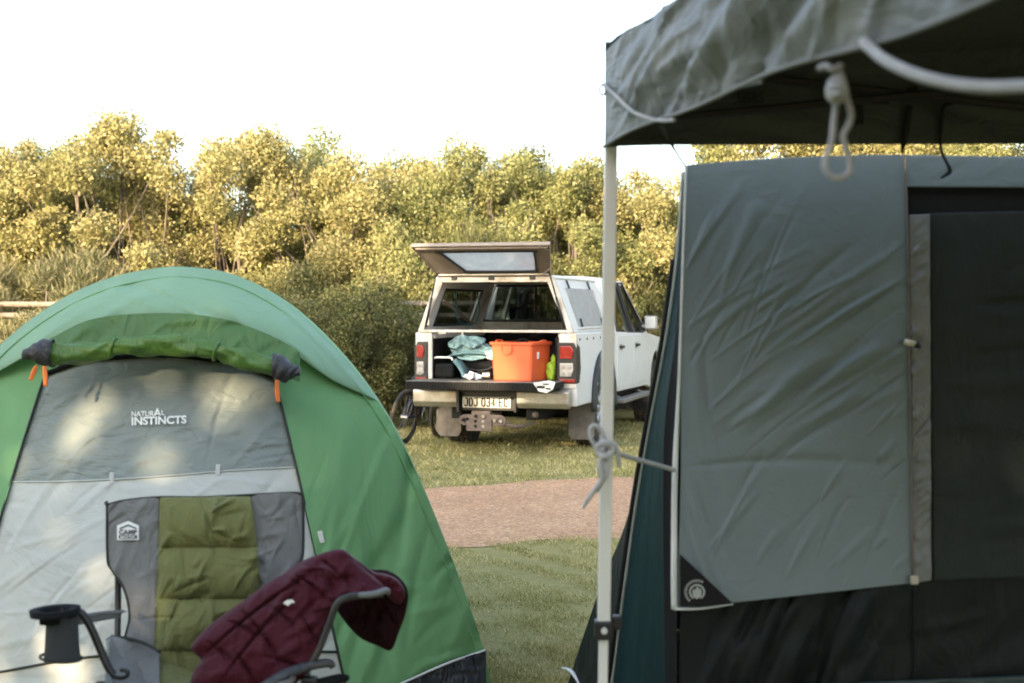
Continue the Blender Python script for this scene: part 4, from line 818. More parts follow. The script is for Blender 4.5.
# ---- cab lower body
for s in (-1, 1):
    fa = arc_pts(AX2, .40, .46, 0, 180)
    prof = [(1.88, .46), (1.88, 1.15), (3.95, 1.10), (4.95, 1.02), (5.10, .90), (5.12, .48)]+[p for p in fa]+[(3.83, .44)]
    g = MB(); g.prism(prof, 'x', s*.80, s*.865); cab = tbuild(g, 'cab_side', M['paint'], bevel=.018, seg=3)
    for y0, y1 in ((1.98, 2.92), (2.94, 3.86)):
        g = MB(); g.box(min(s*.864, s*.872), max(s*.864, s*.872), y0, y1, .50, 1.10); d = tbuild(g, 'door', M['paint'], bevel=.006)
        g = MB(); yh = y1-.82 if y0 < 2.5 else y0+.10; g.box(min(s*.872, s*.905), max(s*.872, s*.905), yh, yh+.16, .955, .985); tbuild(g, 'door_handle', M['black_plastic'], d, bevel=.006)
        g = MB(); g.box(min(s*.872, s*.8735), max(s*.872, s*.8735), yh-.02, yh+.18, .935, 1.0); tbuild(g, 'handle_recess', mat('recess_grey', (.35, .35, .34), .5) if 'recess_grey' not in bpy.data.materials else bpy.data.materials['recess_grey'], d, bevel=.0005)
    g = MB(); g.box(min(s*.80, s*.96), max(s*.80, s*.96), 1.95, 3.75, .33, .375); g.tube([(s*.8, 2.2, .40), (s*.9, 2.2, .35)], .02, 6); g.tube([(s*.8, 3.5, .40), (s*.9, 3.5, .35)], .02, 6); tbuild(g, 'side_step', mat('step_grey', (.22, .21, .20), .5, .4) if 'step_grey' not in bpy.data.materials else bpy.data.materials['step_grey'], bevel=.01)
    # greenhouse pillars
    def pil(y0b, y1b, y0t, y1t, nm):
        g = MB(); b0, t0 = s*.845, s*.655
        g.hexa([Vector((b0, y0b, 1.10)), Vector((b0, y1b, 1.10)), Vector((t0, y1t, 1.75)), Vector((t0, y0t, 1.75))], [Vector((b0-s*.05, y0b, 1.10)), Vector((b0-s*.05, y1b, 1.10)), Vector((t0-s*.05, y1t, 1.75)), Vector((t0-s*.05, y0t, 1.75))]); tbuild(g, nm, M['paint'], bevel=.008)
    pil(1.90, 2.10, 2.05, 2.28, 'rear_pillar'); pil(2.88, 2.98, 2.84, 2.92, 'centre_pillar'); pil(3.80, 3.98, 3.18, 3.28, 'front_pillar')
    for a, b, c, d2 in ((2.10, 2.88, 2.28, 2.84), (2.98, 3.80, 2.92, 3.18)):
        g = MB(); x0, x1 = s*.832, s*.66; g.add([(x0, a, 1.13), (x0, b, 1.13), (x1, d2, 1.72), (x1, c, 1.72)], [(0, 1, 2, 3)]); w = tbuild(g, 'side_window', M['glass'])
        g = MB(); P4 = [Vector((s*.850, a+.01, 1.125)), Vector((s*.850, b-.01, 1.125)), Vector((s*.668, d2-.01, 1.725)), Vector((s*.668, c+.01, 1.725))]; g.tube(P4, .013, 6, closed=True); tbuild(g, 'window_seal', M['black_plastic'], w)
    g = MB(); g.box(s*.95-.08, s*.95+.08, 3.62, 3.70, 1.15, 1.32); g.box(min(s*.83, s*.92), max(s*.83, s*.92), 3.64, 3.69, 1.17, 1.21); mi = tbuild(g, 'wing_mirror', M['hatch'], bevel=.03, seg=3)
    g = MB(); g.box(s*.95-.062, s*.95+.062, 3.612, 3.618, 1.17, 1.30); tbuild(g, 'mirror_glass', mat('mirror', (.62, .66, .68), .35, .5) if 'mirror' not in bpy.data.materials else bpy.data.materials['mirror'], mi, bevel=.001)
g = MB(); rows = []
for y, z in ((2.0, 1.70), (2.06, 1.76), (2.4, 1.80), (2.9, 1.80), (3.2, 1.76), (3.28, 1.73)): rows.append([Vector((x, y, z-.06*abs(x/.67)**4)) for x in np.linspace(-.67, .67, 15)])
g.grid(np.array(rows)); tbuild(g, 'cab_roof', M['paint'], smooth=True, thick=.04)
g = MB(); g.add([(-.78, 3.93, 1.12), (.78, 3.93, 1.12), (.62, 3.24, 1.74), (-.62, 3.24, 1.74)], [(0, 1, 2, 3)]); tbuild(g, 'windscreen', M['glass'])
g = MB(); rows = []
for y, z in ((3.9, 1.12), (4.3, 1.10), (4.8, 1.04), (5.02, .96), (5.10, .85), (5.12, .5)): rows.append([Vector((x, y+(-.12*abs(x/.8)**2 if y > 4.7 else 0), z-.05*abs(x/.8)**3)) for x in np.linspace(-.8, .8, 13)])
g.grid(np.array(rows)); tbuild(g, 'bonnet', M['paint'], smooth=True, thick=.03)
g = MB(); g.box(-.84, .84, 5.0, 5.16, .40, .62); tbuild(g, 'front_bumper', M['chrome'], bevel=.03, seg=3)
g = MB(); g.box(-.80, .80, 1.88, 1.92, .45, 1.20); g.hexa([Vector((-.80, 1.89, 1.18)), Vector((-.62, 1.89, 1.18)), Vector((-.56, 2.0, 1.74)), Vector((-.64, 2.0, 1.74))], [Vector((-.80, 1.93, 1.18)), Vector((-.62, 1.93, 1.18)), Vector((-.56, 2.04, 1.74)), Vector((-.64, 2.04, 1.74))])
g.hexa([Vector((.62, 1.89, 1.18)), Vector((.80, 1.89, 1.18)), Vector((.64, 2.0, 1.74)), Vector((.56, 2.0, 1.74))], [Vector((.62, 1.93, 1.18)), Vector((.80, 1.93, 1.18)), Vector((.64, 2.04, 1.74)), Vector((.56, 2.04, 1.74))]); g.box(-.6, .6, 1.98, 2.03, 1.70, 1.76); tbuild(g, 'cab_back', M['paint'])
g = MB(); g.add([(-.63, 1.92, 1.20), (.63, 1.92, 1.20), (.57, 2.02, 1.70), (-.57, 2.02, 1.70)], [(0, 1, 2, 3)]); tbuild(g, 'rear_window', M['glass'])
g = MB(); g.box(-.8, .8, 1.95, 3.9, .50, .55); g.box(-.78, .78, 3.55, 3.88, .85, 1.10); tbuild(g, 'cab_floor', M['bed'])
for x in (-.38, .38):
    g = MB(); g.box(x-.24, x+.24, 2.75, 3.2, .70, .85); g.box(x-.23, x+.23, 2.65, 2.78, .80, 1.38); o = tbuild(g, 'front_seat', M['seat'], bevel=.04, seg=3)
    g = MB(); g.box(x-.12, x+.12, 2.64, 2.74, 1.40, 1.60); tbuild(g, 'headrest', M['seat'], o, bevel=.04, seg=3)
g = MB(); g.box(-.62, .62, 2.1, 2.2, .75, 1.28); o = tbuild(g, 'rear_seat', M['seat'], bevel=.04, seg=3)
for x in (-.35, .35): g = MB(); g.box(x-.12, x+.12, 2.11, 2.19, 1.28, 1.44); tbuild(g, 'headrest', M['seat'], o, bevel=.03)
g = MB(); g.tube([(.3+.17*math.cos(a), 3.45+.06*math.sin(a), 1.08+.16*math.sin(a)) for a in np.linspace(0, 6.28, 20)[:-1]], .014, 6, closed=True); tbuild(g, 'steering_wheel', M['black_plastic'], smooth=True)
# ---- canopy
def cs(z): return .825-.205*((z-1.17)/.57)**1.15 if z > 1.17 else .825
def canopy_side(s):
    g = MB(); ys = [0.0, .30, 1.62, 1.84]; zs = [1.17, 1.235, 1.62, 1.74]
    def pt(y, z, t): return Vector((s*(cs(z)-t), y, z))
    for j in range(3):
        for i in range(3):
            if i == 1 and j == 1: continue
            a = [pt(ys[i], zs[j], 0), pt(ys[i+1], zs[j], 0), pt(ys[i+1], zs[j+1], 0), pt(ys[i], zs[j+1], 0)]; b = [pt(ys[i], zs[j], .03), pt(ys[i+1], zs[j], .03), pt(ys[i+1], zs[j+1], .03), pt(ys[i], zs[j+1], .03)]; g.hexa(a, b)
    o = tbuild(g, 'canopy_side', M['paint'])
    g = MB(); w = [pt(.29, 1.225, -.006), pt(1.63, 1.225, -.006), pt(1.50, 1.63, -.006), pt(.29, 1.63, -.006)]; w2 = [pt(.29, 1.225, .012), pt(1.63, 1.225, .012), pt(1.50, 1.63, .012), pt(.29, 1.63, .012)]
    if s > 0:
        g.hexa(w, w2); h = tbuild(g, 'side_hatch', M['hatch'], bevel=.012)
        for y, z in ((.42, 1.26), (1.42, 1.26), (.42, 1.66), (1.38, 1.66)):
            g = MB(); g.tube([pt(y, z-.035, -.018), pt(y+.01, z+.05, -.018)], .011, 6); tbuild(g, 'hatch_latch', M['black_plastic'], h)
        g = MB(); g.tube([pt(.24, 1.205, -.01), pt(1.70, 1.205, -.01)], .010, 6); tbuild(g, 'drip_rail', M['paint_dirty'], h)
    else:
        g.add([pt(.28, 1.22, .015), pt(1.64, 1.22, .015), pt(1.64, 1.64, .015), pt(.28, 1.64, .015)], [(0, 1, 2, 3)]); h = tbuild(g, 'side_window', M['dark_glass'])
        g = MB(); g.tube([pt(.30, 1.235, .035), pt(1.60, 1.235, .035), pt(1.60, 1.615, .035), pt(.30, 1.615, .035)], .014, 6, closed=True); tbuild(g, 'window_frame', M['black_plastic'], h)
        g = MB(); g.tube([pt(.25, 1.50, .07), pt(1.55, 1.24, .07)], .018, 6); tbuild(g, 'window_strut', mat('strut_tan', (.3, .24, .2), .6), h)
canopy_side(1); canopy_side(-1)
g = MB(); rows = []
for y, dz in ((-.02, 0), (.05, .03), (.9, .045), (1.75, .03), (1.86, 0)): rows.append([Vector((x, y, 1.735+dz*(1-abs(x/.64)**4)-.0)) for x in np.linspace(-.64, .64, 15)])
g.grid(np.array(rows)); tbuild(g, 'canopy_roof', M['paint'], smooth=True, thick=.02)
def fr(pts_o, pts_i, y0, y1, nm, m):
    g = MB(); n = len(pts_o)
    for i in range(n):
        j = (i+1) % n; a = [Vector((pts_o[i][0], y0, pts_o[i][1])), Vector((pts_o[j][0], y0, pts_o[j][1])), Vector((pts_i[j][0], y0, pts_i[j][1])), Vector((pts_i[i][0], y0, pts_i[i][1]))]
        g.hexa(a, [p+Vector((0, y1-y0, 0)) for p in a])
    return tbuild(g, nm, m, bevel=.006)
fr([(-.835, 1.168), (.835, 1.168), (.625, 1.745), (-.625, 1.745)], [(-.765, 1.195), (.765, 1.195), (.56, 1.685), (-.56, 1.685)], -.025, .03, 'canopy_rear_frame', M['paint_dirty'])
fr([(-.80, 1.168), (.80, 1.168), (.61, 1.74), (-.61, 1.74)], [(-.685, 1.26), (.71, 1.26), (.545, 1.69), (-.545, 1.69)], 1.80, 1.83, 'canopy_front_frame', M['paint_dirty'])
g = MB(); g.add([(-.69, 1.815, 1.25), (.715, 1.815, 1.25), (.55, 1.815, 1.695), (-.55, 1.815, 1.695)], [(0, 1, 2, 3)]); o = tbuild(g, 'canopy_front_window', M['glass'])
g = MB(); g.tube([(-.67, 1.80, 1.275), (.69, 1.80, 1.275), (.53, 1.80, 1.675), (-.53, 1.80, 1.675)], .014, 6, closed=True); g.tube([(-.05, 1.80, 1.28), (-.05, 1.80, 1.66)], .012, 6); g.tube([(.20, 1.80, 1.28), (.20, 1.80, 1.66)], .008, 6); tbuild(g, 'window_frame', M['black_plastic'], o)
g = MB(); g.tube([(-.58, .5, 1.62), (-.60, .6, 1.3), (-.5, .8, 1.24), (-.45, .9, 1.35), (-.50, 1.0, 1.6)], .008, 6, sm=6); tbuild(g, 'cable', mat('cable_teal', (.03, .12, .14), .6), smooth=True)
# ---- lid
def lp(s, t, h=0): # s across, t from hinge to free edge, h out of plane (up)
    hw = .60+.12*t; y = -.03-.50*t; z = 1.755+.29*t; nrm = Vector((0, .29, .50)).normalized()
    return Vector((s*hw, y, z))+nrm*h+Vector((0, 0, .02*math.sin(t*math.pi)))
wi = [(-.76, .90), (-.70, .95), (.74, .95), (.80, .88), (.80, .30), (.74, .22), (-.44, .22), (-.52, .27)]
wi = [(-.66, .72), (-.62, .76), (.70, .76), (.76, .70), (.76, .20), (.70, .12), (-.42, .12), (-.48, .17)]
n = len(wi); outr = [(-1, .8), (-.9, 1), (.9, 1), (1, .8), (1, .2), (.9, 0), (-.8, 0), (-1, .2)]
for h0, h1, nm, m in ((-.004, .012, 'liner', M['lid_in']), (.014, .03, 'outer', M['paint_dirty'])):
    g = MB()
    for i in range(n):
        j = (i+1) % n; q = [(outr[i]), (outr[j]), (wi[j]), (wi[i])]; g.hexa([lp(a, b, h0) for a, b in q], [lp(a, b, h1) for a, b in q])
    for i, c in ((0, (-1, 1)), (2, (1, 1)), (4, (1, 0)), (6, (-1, 0))):
        a, b = outr[i], outr[(i+1) % n]; g.add([lp(*a, h0), lp(*c, h0), lp(*b, h0), lp(*a, h1), lp(*c, h1), lp(*b, h1)], [(0, 1, 2), (5, 4, 3), (0, 3, 4, 1), (1, 4, 5, 2)])
    if nm == 'liner': lid = tbuild(g, 'canopy_lid', m)
    else: tbuild(g, 'lid_skin', M['lid_edge'], lid)
g = MB(); rim_ = [lp(-1, 0, 0), lp(-1, 1, 0), lp(1, 1, 0), lp(1, 0, 0)]; g.tube(rim_, .016, 6, closed=True); g.tube([lp(-.97, .92, -.01), lp(.97, .92, -.01)], .014, 6); tbuild(g, 'lid_frame', M['lid_edge'], lid)
g = MB(); g.tube([lp(-.97, .05, -.012), lp(.97, .05, -.012)], .012, 6); g.tube([lp(.99, .80, -.012), lp(.85, .98, -.012)], .010, 6); g.tube([lp(.99, .20, -.012), lp(.84, .02, -.012)], .010, 6); tbuild(g, 'lid_brace', M['chrome'], lid)
g = MB(); g.add([lp(a, b, .006) for a, b in wi], [tuple(range(n))]); w = tbuild(g, 'lid_window', M['pale_glass'], lid)
g = MB(); g.tube([lp(a, b, -.006) for a, b in wi], .013, 6, closed=True, sm=3); tbuild(g, 'window_seal', M['black_plastic'], lid)
for x in (-.72, -.05, .68): g = MB(); q = lp(x, 0); g.box(q.x-.03, q.x+.03, q.y-.012, q.y+.015, q.z-.045, q.z); tbuild(g, 'lid_hinge', M['black_plastic'], lid, bevel=.004)
for s in (-1, 1):
    a = lp(s*.98, .12, -.02); b = Vector((s*.745, -.03, 1.22)); mid = a.lerp(b, .45)
    g = MB(); g.tube([a, mid], .008, 8); g.tube([mid, b], .013, 8); tbuild(g, 'gas_strut', M['black_plastic'], smooth=True)
g = MB(); g.box(-.74, -.70, -.04, -.02, 1.24, 1.32); g.box(-.60, -.52, -.04, -.02, 1.15, 1.17); g.box(-.35, -.33, -.04, -.02, 1.14, 1.18); tbuild(g, 'canopy_latch', M['chrome'], bevel=.003)

# ================================================================== load
def tw(x, y, z):                                     # pickup local -> world
    c, s = math.cos(R(16)), math.sin(R(16)); return Vector((-.175+x*c+y*s, 14.63-x*s+y*c, z+.08))
def lthing(name, x, y, z, label, cat, rz=-16): return thing(name, tw(x, y, z), label, cat, rz=R(rz), local=True)
cr = lthing('storage_crate', .285, -.03, .687, 'large orange plastic storage crate standing open on the pickup tailgate', 'crate', -31)
W, L_, Hh, t_ = .245, .20, .385, .012; g = MB()
def ring4(w, l, z): return [Vector((-w, -l, z)), Vector((w, -l, z)), Vector((w, l, z)), Vector((-w, l, z))]
rows = []
def rr4(w, l, z, r=.028, n=5):
    o_ = []
    for cx_, cy_, a0 in ((w-r, l-r, 0), (-w+r, l-r, 90), (-w+r, -l+r, 180), (w-r, -l+r, 270)):
        for k in range(n): a = R(a0+90*k/(n-1)); o_.append(Vector((cx_+r*math.cos(a), cy_+r*math.sin(a), z)))
    return o_
for w, l, z in ((W*.90, L_*.90, 0), (W*.915, L_*.915, .010), (W*.985, L_*.985, Hh-.03), (W*.985, L_*.985, Hh-.028), (W*1.05, L_*1.05, Hh-.026), (W*1.06, L_*1.06, Hh), (W*1.02, L_*1.02, Hh+.004), (W*.97, L_*.97, Hh-.004), (W*.84, L_*.84, .02)): rows.append(rr4(w, l, z))
g.grid(np.array(rows), cu=True); g.f.append(tuple(range(20))[::-1]); g.f.append(tuple(range(160, 180))); cb = g.build('body', M['orange'], cr, smooth=False, bevel=.003)
g = MB(); g.tube([(-.11, -.200, .35), (-.105, -.200, .29), (-.07, -.196, .265), (-.03, -.196, .265), (.005, -.200, .29), (.01, -.200, .35)], .009, 8, sm=4); g.build('handle_moulding', M['orange'], cr, smooth=True)
for s in (-1, 1): g = MB(); g.tube([(s*.25, -.06, Hh+.0), (s*.265, -.05, Hh+.015), (s*.265, .05, Hh+.015), (s*.25, .06, Hh)], .008, 8, sm=4); g.build('handle', M['orange'], cr, smooth=True)
g = MB(); g.box(.230, .243, -.08, -.05, .22, .29, rot=Matrix.Rotation(R(6), 3, 'Y')); g.build('label', M['print_white'], cr)
th_ = lthing('bag', .30, -.03, 1.0, 'small dark bag poking out of the top of the orange crate', 'bag')
g = MB(); rng = random.Random(7)
def blob(g, c, r, seed, n=14, m_=.22):
    rows = []
    for j in range(n+1):
        t = math.pi*j/n; row = []
        for i in range(2*n):
            a = math.pi*i/n; d = Vector((math.sin(t)*math.cos(a), math.sin(t)*math.sin(a), math.cos(t)))
            k = 1+m_*(math.sin(3*d.x+seed)*math.cos(4*d.y+seed*2)+.5*math.sin(7*d.z+5*d.x+seed)+.3*math.sin(11*d.y+9*d.x)); row.append(Vector(c)+Vector((d.x*r[0], d.y*r[1], d.z*r[2]))*k)
        rows.append(row)
    return g.grid(np.array(rows), cu=True)
blob(g, (-.03, 0, .035), (.10, .09, .05), 1.3); blob(g, (-.16, .02, .02), (.08, .08, .03), 2.3); g.build('body', M['black_cloth'], th_, smooth=True)
g = MB(); g.tube([(-.05, 0, .06), (-.03, 0, .10), (.04, 0, .10), (.06, 0, .05)], .008, 6, sm=4); g.build('handle', M['black_cloth'], th_, smooth=True)
# teal bag / cushions
tb_ = lthing('folded_jacket', -.33, .28, .88, 'pale teal jacket draped over the dark bag in the pickup bed', 'jacket')
g = MB(); u = np.linspace(0, 1, 60)[None]; v = np.linspace(0, 1, 40)[:, None]
def drape(cx_, cz_, w, h, tilt, y, fold, seed, outline=None):
    U = (u-.5)*2; V_ = (v-.5)*2; wid = 1-.25*V_**2; X = cx_+U*w*wid+tilt*V_*h; Z = cz_+V_*h*(1-.35*U**2)-.15*h*U*np.sign(w)
    Y = y-.07*np.sqrt(np.clip(1-U**2*.9-V_**2*.0, 0, 1))-.012*np.sin(V_*fold+U*3+seed)-.008*np.sin(U*9+V_*5)+.06*V_
    return np.stack([X+0*Y, Y, Z+0*Y], -1)
g.grid(drape(0, .10, .24, .10, -.1, 0, 9, 0)); g.build('body', M['teal_light'], tb_, smooth=True, thick=.02)
g = MB(); g.grid(drape(-.14, .19, .09, .07, .6, -.01, 7, 1)); g.grid(drape(.02, .19, .12, .055, .3, .0, 7, 2)); g.build('hood', M['teal_light'], tb_, smooth=True, thick=.02)
g = MB(); g.tube([(-.24, -.10, .03), (-.12, -.13, .06), (.05, -.13, .075), (.22, -.10, .05)], [.012, .03, .03, .012], 8, sm=4, flat=.7); g.build('sleeve', M['teal'], tb_, smooth=True)
wc = lthing('white_cloth', -.06, .18, .93, 'crumpled white cloth between the teal jacket and orange crate', 'cloth')
g = MB(); blob(g, (0, 0, 0), (.075, .05, .05), 4.2, m_=.3); blob(g, (.05, 0, -.03), (.05, .05, .035), 3.2, m_=.3); g.build('cloth', M['white_bits'], wc, smooth=True)
db = lthing('duffel_bag', -.22, .40, .69, 'large black duffel bag lying in the pickup bed under the teal jacket', 'bag')
g = MB(); blob(g, (0, 0, .12), (.32, .2, .125), .4, 20, .06); g.build('body', M['black_cloth'], db, smooth=True)
g = MB(); g.tube([(-.2, -.18, .16), (-.1, -.23, .09), (.08, -.23, .09), (.2, -.18, .17)], .010, 6, sm=6, flat=.4); g.build('handle', M['charcoal'], db, smooth=True)
fc = lthing('cooler_bag', -.52, .12, .69, 'dark box shaped bag with a white carry bar and teal side panel', 'bag')
g = MB(); g.box(-.15, .06, -.10, .16, 0, .15); g.build('body', M['black_cloth'], fc, bevel=.03, seg=3)
g = MB(); rows = []
for k in range(9):
    t = k/8; rows.append([Vector((.06+.10*math.sin(t*1.5)+.0*i, -.11+.03*i, .17-.17*t+.02*math.sin(i))) for i in range(8)])
g.grid(np.array(rows)); g.build('side_panel', M['teal'], fc, smooth=True, thick=.03)
g = MB(); g.tube([(-.15, -.08, .205), (-.13, -.09, .215), (.02, -.09, .215), (.045, -.09, .205), (.05, -.09, .18)], .011, 8); g.build('carry_bar', M['print_white'], fc, smooth=True)
rng = random.Random(11)
for k, (x, lab) in enumerate(((-.22, 'small silver foil packet lying left of the others on the tailgate edge'), (-.14, 'crumpled blue and white packet in the middle of the tailgate litter'), (-.07, 'small silver tin beside the orange crate on the tailgate'))):
    q = lthing('packet' if k < 2 else 'tin', x, -.16+.03*k, .70, lab, 'packet' if k < 2 else 'tin'); g = MB()
    if k < 2:
        blob(g, (0, 0, .02), (.055, .04, .028), k*2.1+1, 10, .35); g.build('wrapper', mat('foil_%d' % k, (.5, .52, .55) if k == 0 else (.35, .45, .6), .3, .4, .5, vs=40), q, smooth=True)
        g = MB(); blob(g, (.02, 0, .05), (.03, .02, .02), k+3.1, 8, .4); g.build('fold', M['black_cloth'] if k else M['white_bits'], q, smooth=True)
    else:
        g.cyl((-.03, 0, .03), (.05, 0, .035), .032, n=16); g.build('can', M['chrome'], q, smooth=False, bevel=.004); g = MB(); g.cyl((-.036, 0, .03), (-.029, 0, .03), .034, n=16); g.build('lid', M['print_white'], q)
lb = lthing('shopping_bag', .61, .04, .69, 'bright green bag squeezed between the crate and the right tail light', 'bag', -16)
g = MB(); blob(g, (-.02, 0, .08), (.06, .07, .10), 5.5, 14, .16); blob(g, (.0, .0, .19), (.03, .04, .06), 2.5, 12, .2); g.build('body', M['lime'], lb, smooth=True)

# ================================================================== bicycle
bk = thing('bicycle', P(402, 430, 15.0)*1, 'small dark bicycle parked against the left side of the pickup', 'bicycle'); 
bo = Vector((-1.205, 15.6, 0)); bk.location = bo; ORG[bk.name] = bo.copy()
bdir = Vector((math.sin(R(24)), math.cos(R(24)), 0)); lean = Vector((.10, -.03, 1)).normalized(); bside = bdir.cross(lean).normalized()
def bp_(a, z, w=0): return bo+bdir*a+lean*z+bside*w
WB, r_ = .92, .285
for a in (0, WB):
    g = MB(); g.tube([bp_(a+r_*math.cos(t), r_+.02+r_*math.sin(t)) for t in np.linspace(0, 2*math.pi, 49)[:-1]], .024, 8, closed=True); wh = g.build('wheel', M['tyre'], bk, smooth=True)
    g = MB(); g.tube([bp_(a+(r_-.028)*math.cos(t), r_+.02+(r_-.028)*math.sin(t)) for t in np.linspace(0, 2*math.pi, 49)[:-1]], .012, 6, closed=True); g.build('rim', M['black_plastic'], wh, smooth=True)
    g = MB()
    for k in range(20):
        t = k*math.pi/10; g.tube([bp_(a, r_+.02, .02*(-1)**k), bp_(a+(r_-.03)*math.cos(t), r_+.02+(r_-.03)*math.sin(t))], .0014, 4)
    g.cyl(bp_(a, r_+.02, -.04), bp_(a, r_+.02, .04), .02, n=10); g.build('spokes', M['rim'], wh)
g = MB(); hz = r_+.02; bb = bp_(.38, .30); st_ = bp_(.26, .62); hd = bp_(.74, .66); hl = bp_(.77, .58)
for a, b, r in ((bp_(0, hz, .045), bb, .011), (bp_(0, hz, -.045), bb, .011), (bp_(0, hz, .045), st_, .010), (bp_(0, hz, -.045), st_, .010), (bb, st_, .018), (bb, hl, .022), (st_, hd, .018), (hd, hl, .022)): g.tube([a, b], r, 8)
g.build('frame', mat('bike_frame_blue', (.01, .014, .03), .3), bk, smooth=True)
g = MB(); g.tube([hl, bp_(.84, .50, .05), bp_(WB, hz, .05)], .014, 8); g.tube([hl, bp_(.84, .50, -.05), bp_(WB, hz, -.05)], .014, 8); g.build('fork', M['black_plastic'], bk, smooth=True)
g = MB(); g.tube([hd, bp_(.71, .74), bp_(.71, .76, .10), bp_(.66, .78, .24)], .011, 8, sm=3); g.tube([bp_(.71, .74), bp_(.71, .76, -.08), bp_(.66, .78, -.20)], .011, 8, sm=3); g.build('handlebar', M['black_plastic'], bk, smooth=True)
g = MB(); g.tube([st_, bp_(.24, .70)], .012, 8); g.build('seat_post', M['rim'], bk)
g = MB(); g.tube([bp_(.12, .70), bp_(.18, .725), bp_(.28, .72), bp_(.38, .71)], [.03, .06, .04, .018], 10, sm=4, flat=.5); g.build('saddle', M['black_plastic'], bk, smooth=True)
g = MB(); g.tube([bb+bside*.05+bdir*.07*math.cos(t)+lean*.07*math.sin(t) for t in np.linspace(0, 6.28, 21)[:-1]], .006, 6, closed=True); g.tube([bb-bside*.06, bb-bside*.06-lean*.12+bdir*.08], .009, 6); g.tube([bb+bside*.07, bb+bside*.07+lean*.12-bdir*.08], .009, 6); cr_ = g.build('crankset', M['rim'], bk, smooth=True)
for s, e in ((-1, bb-bside*.10-lean*.12+bdir*.08), (1, bb+bside*.11+lean*.12-bdir*.08)): g = MB(); g.box(e.x-.04, e.x+.04, e.y-.03, e.y+.03, e.z-.01, e.z+.01); g.build('pedal', M['black_plastic'], cr_)
# ================================================================== ground
def groundmat():
    m, nt, b, out = newmat('lawn_soil'); tc = nt.nodes.new('ShaderNodeTexCoord').outputs['Object']
    n1 = noise(nt, .7, 5, .6, tc); n2 = noise(nt, 9, 6, .7, tc); n3 = noise(nt, 60, 4, .7, tc)
    c1 = ramp(nt, n1.outputs['Fac'], [(.35, (.19, .185, .055)), (.65, (.33, .29, .11))]).outputs['Color']
    c2 = ramp(nt, n2.outputs['Fac'], [(.3, (.13, .14, .04)), (.5, (.28, .25, .085)), (.72, (.45, .37, .18))]).outputs['Color']
    c = mixc(nt, .6, c1, c2); c3 = ramp(nt, n3.outputs['Fac'], [(.3, (.12, .12, .04)), (.7, (.46, .39, .18))]).outputs['Color']; c = mixc(nt, .45, c, c3)
    nt.links.new(c, b.inputs['Base Color']); b.inputs['Roughness'].default_value = .9; b.inputs['Specular IOR Level'].default_value = .2
    bp = nt.nodes.new('ShaderNodeBump'); bp.inputs['Strength'].default_value = .8; bp.inputs['Distance'].default_value = .02; nt.links.new(n3.outputs['Fac'], bp.inputs['Height']); nt.links.new(bp.outputs[0], b.inputs['Normal']); return m
def gravelmat():
    m, nt, b, out = newmat('gravel'); tc = nt.nodes.new('ShaderNodeTexCoord').outputs['Object']
    v = nt.nodes.new('ShaderNodeTexVoronoi'); v.inputs['Scale'].default_value = 45; nt.links.new(tc, v.inputs['Vector'])
    n1 = noise(nt, 1.3, 5, .6, tc); n2 = noise(nt, 38, 5, .75, tc)
    c = ramp(nt, v.outputs['Color'], [(.12, (.20, .115, .07)), (.5, (.56, .32, .175)), (.8, (.72, .46, .28)), (.95, (.86, .72, .58))]).outputs['Color']
    c2 = ramp(nt, n2.outputs['Fac'], [(.3, (.26, .17, .12)), (.7, (.60, .37, .22))]).outputs['Color']; c = mixc(nt, .4, c, c2)
    c3 = ramp(nt, n1.outputs['Fac'], [(.3, (.42, .24, .13)), (.7, (.72, .45, .27))]).outputs['Color']; c = mixc(nt, .35, c, c3)
    nt.links.new(c, b.inputs['Base Color']); b.inputs['Roughness'].default_value = .95; b.inputs['Specular IOR Level'].default_value = .15
    bp = nt.nodes.new('ShaderNodeBump'); bp.inputs['Strength'].default_value = .9; bp.inputs['Distance'].default_value = .012; nt.links.new(v.outputs['Distance'], bp.inputs['Height'])
    b2 = nt.nodes.new('ShaderNodeBump'); b2.inputs['Strength'].default_value = .5; b2.inputs['Distance'].default_value = .05; nt.links.new(n2.outputs['Fac'], b2.inputs['Height']); nt.links.new(bp.outputs[0], b2.inputs['Normal']); nt.links.new(b2.outputs[0], b.inputs['Normal']); return m
g = MB(); S = 300; g.add([(-S, -S, 0), (S, -S, 0), (S, S, 0), (-S, S, 0)], [(0, 1, 2, 3)]); tag(g.build('ground', groundmat()), kind='structure')
def edge_near(x): return 9.0+.20*x+.10*np.sin(x*1.9+.5)+.05*np.sin(x*5.3)+.03*np.sin(x*11)
def edge_far(x): return 12.1+.55*x+.10*np.sin(x*1.4+2)+.05*np.sin(x*4.1)+.03*np.sin(x*9)-.18*np.clip(x, -50, -1)*0
xs = np.linspace(-14, 14, 400)
A = np.array([[(x, float(edge_near(x)), .004) for x in xs], [(x, float(np.maximum(edge_far(x), edge_near(x)+2.0)), .004) for x in xs]]); tag(MB().grid(A).build('gravel_path', gravelmat()), kind='structure')
rs = np.random.RandomState(5)
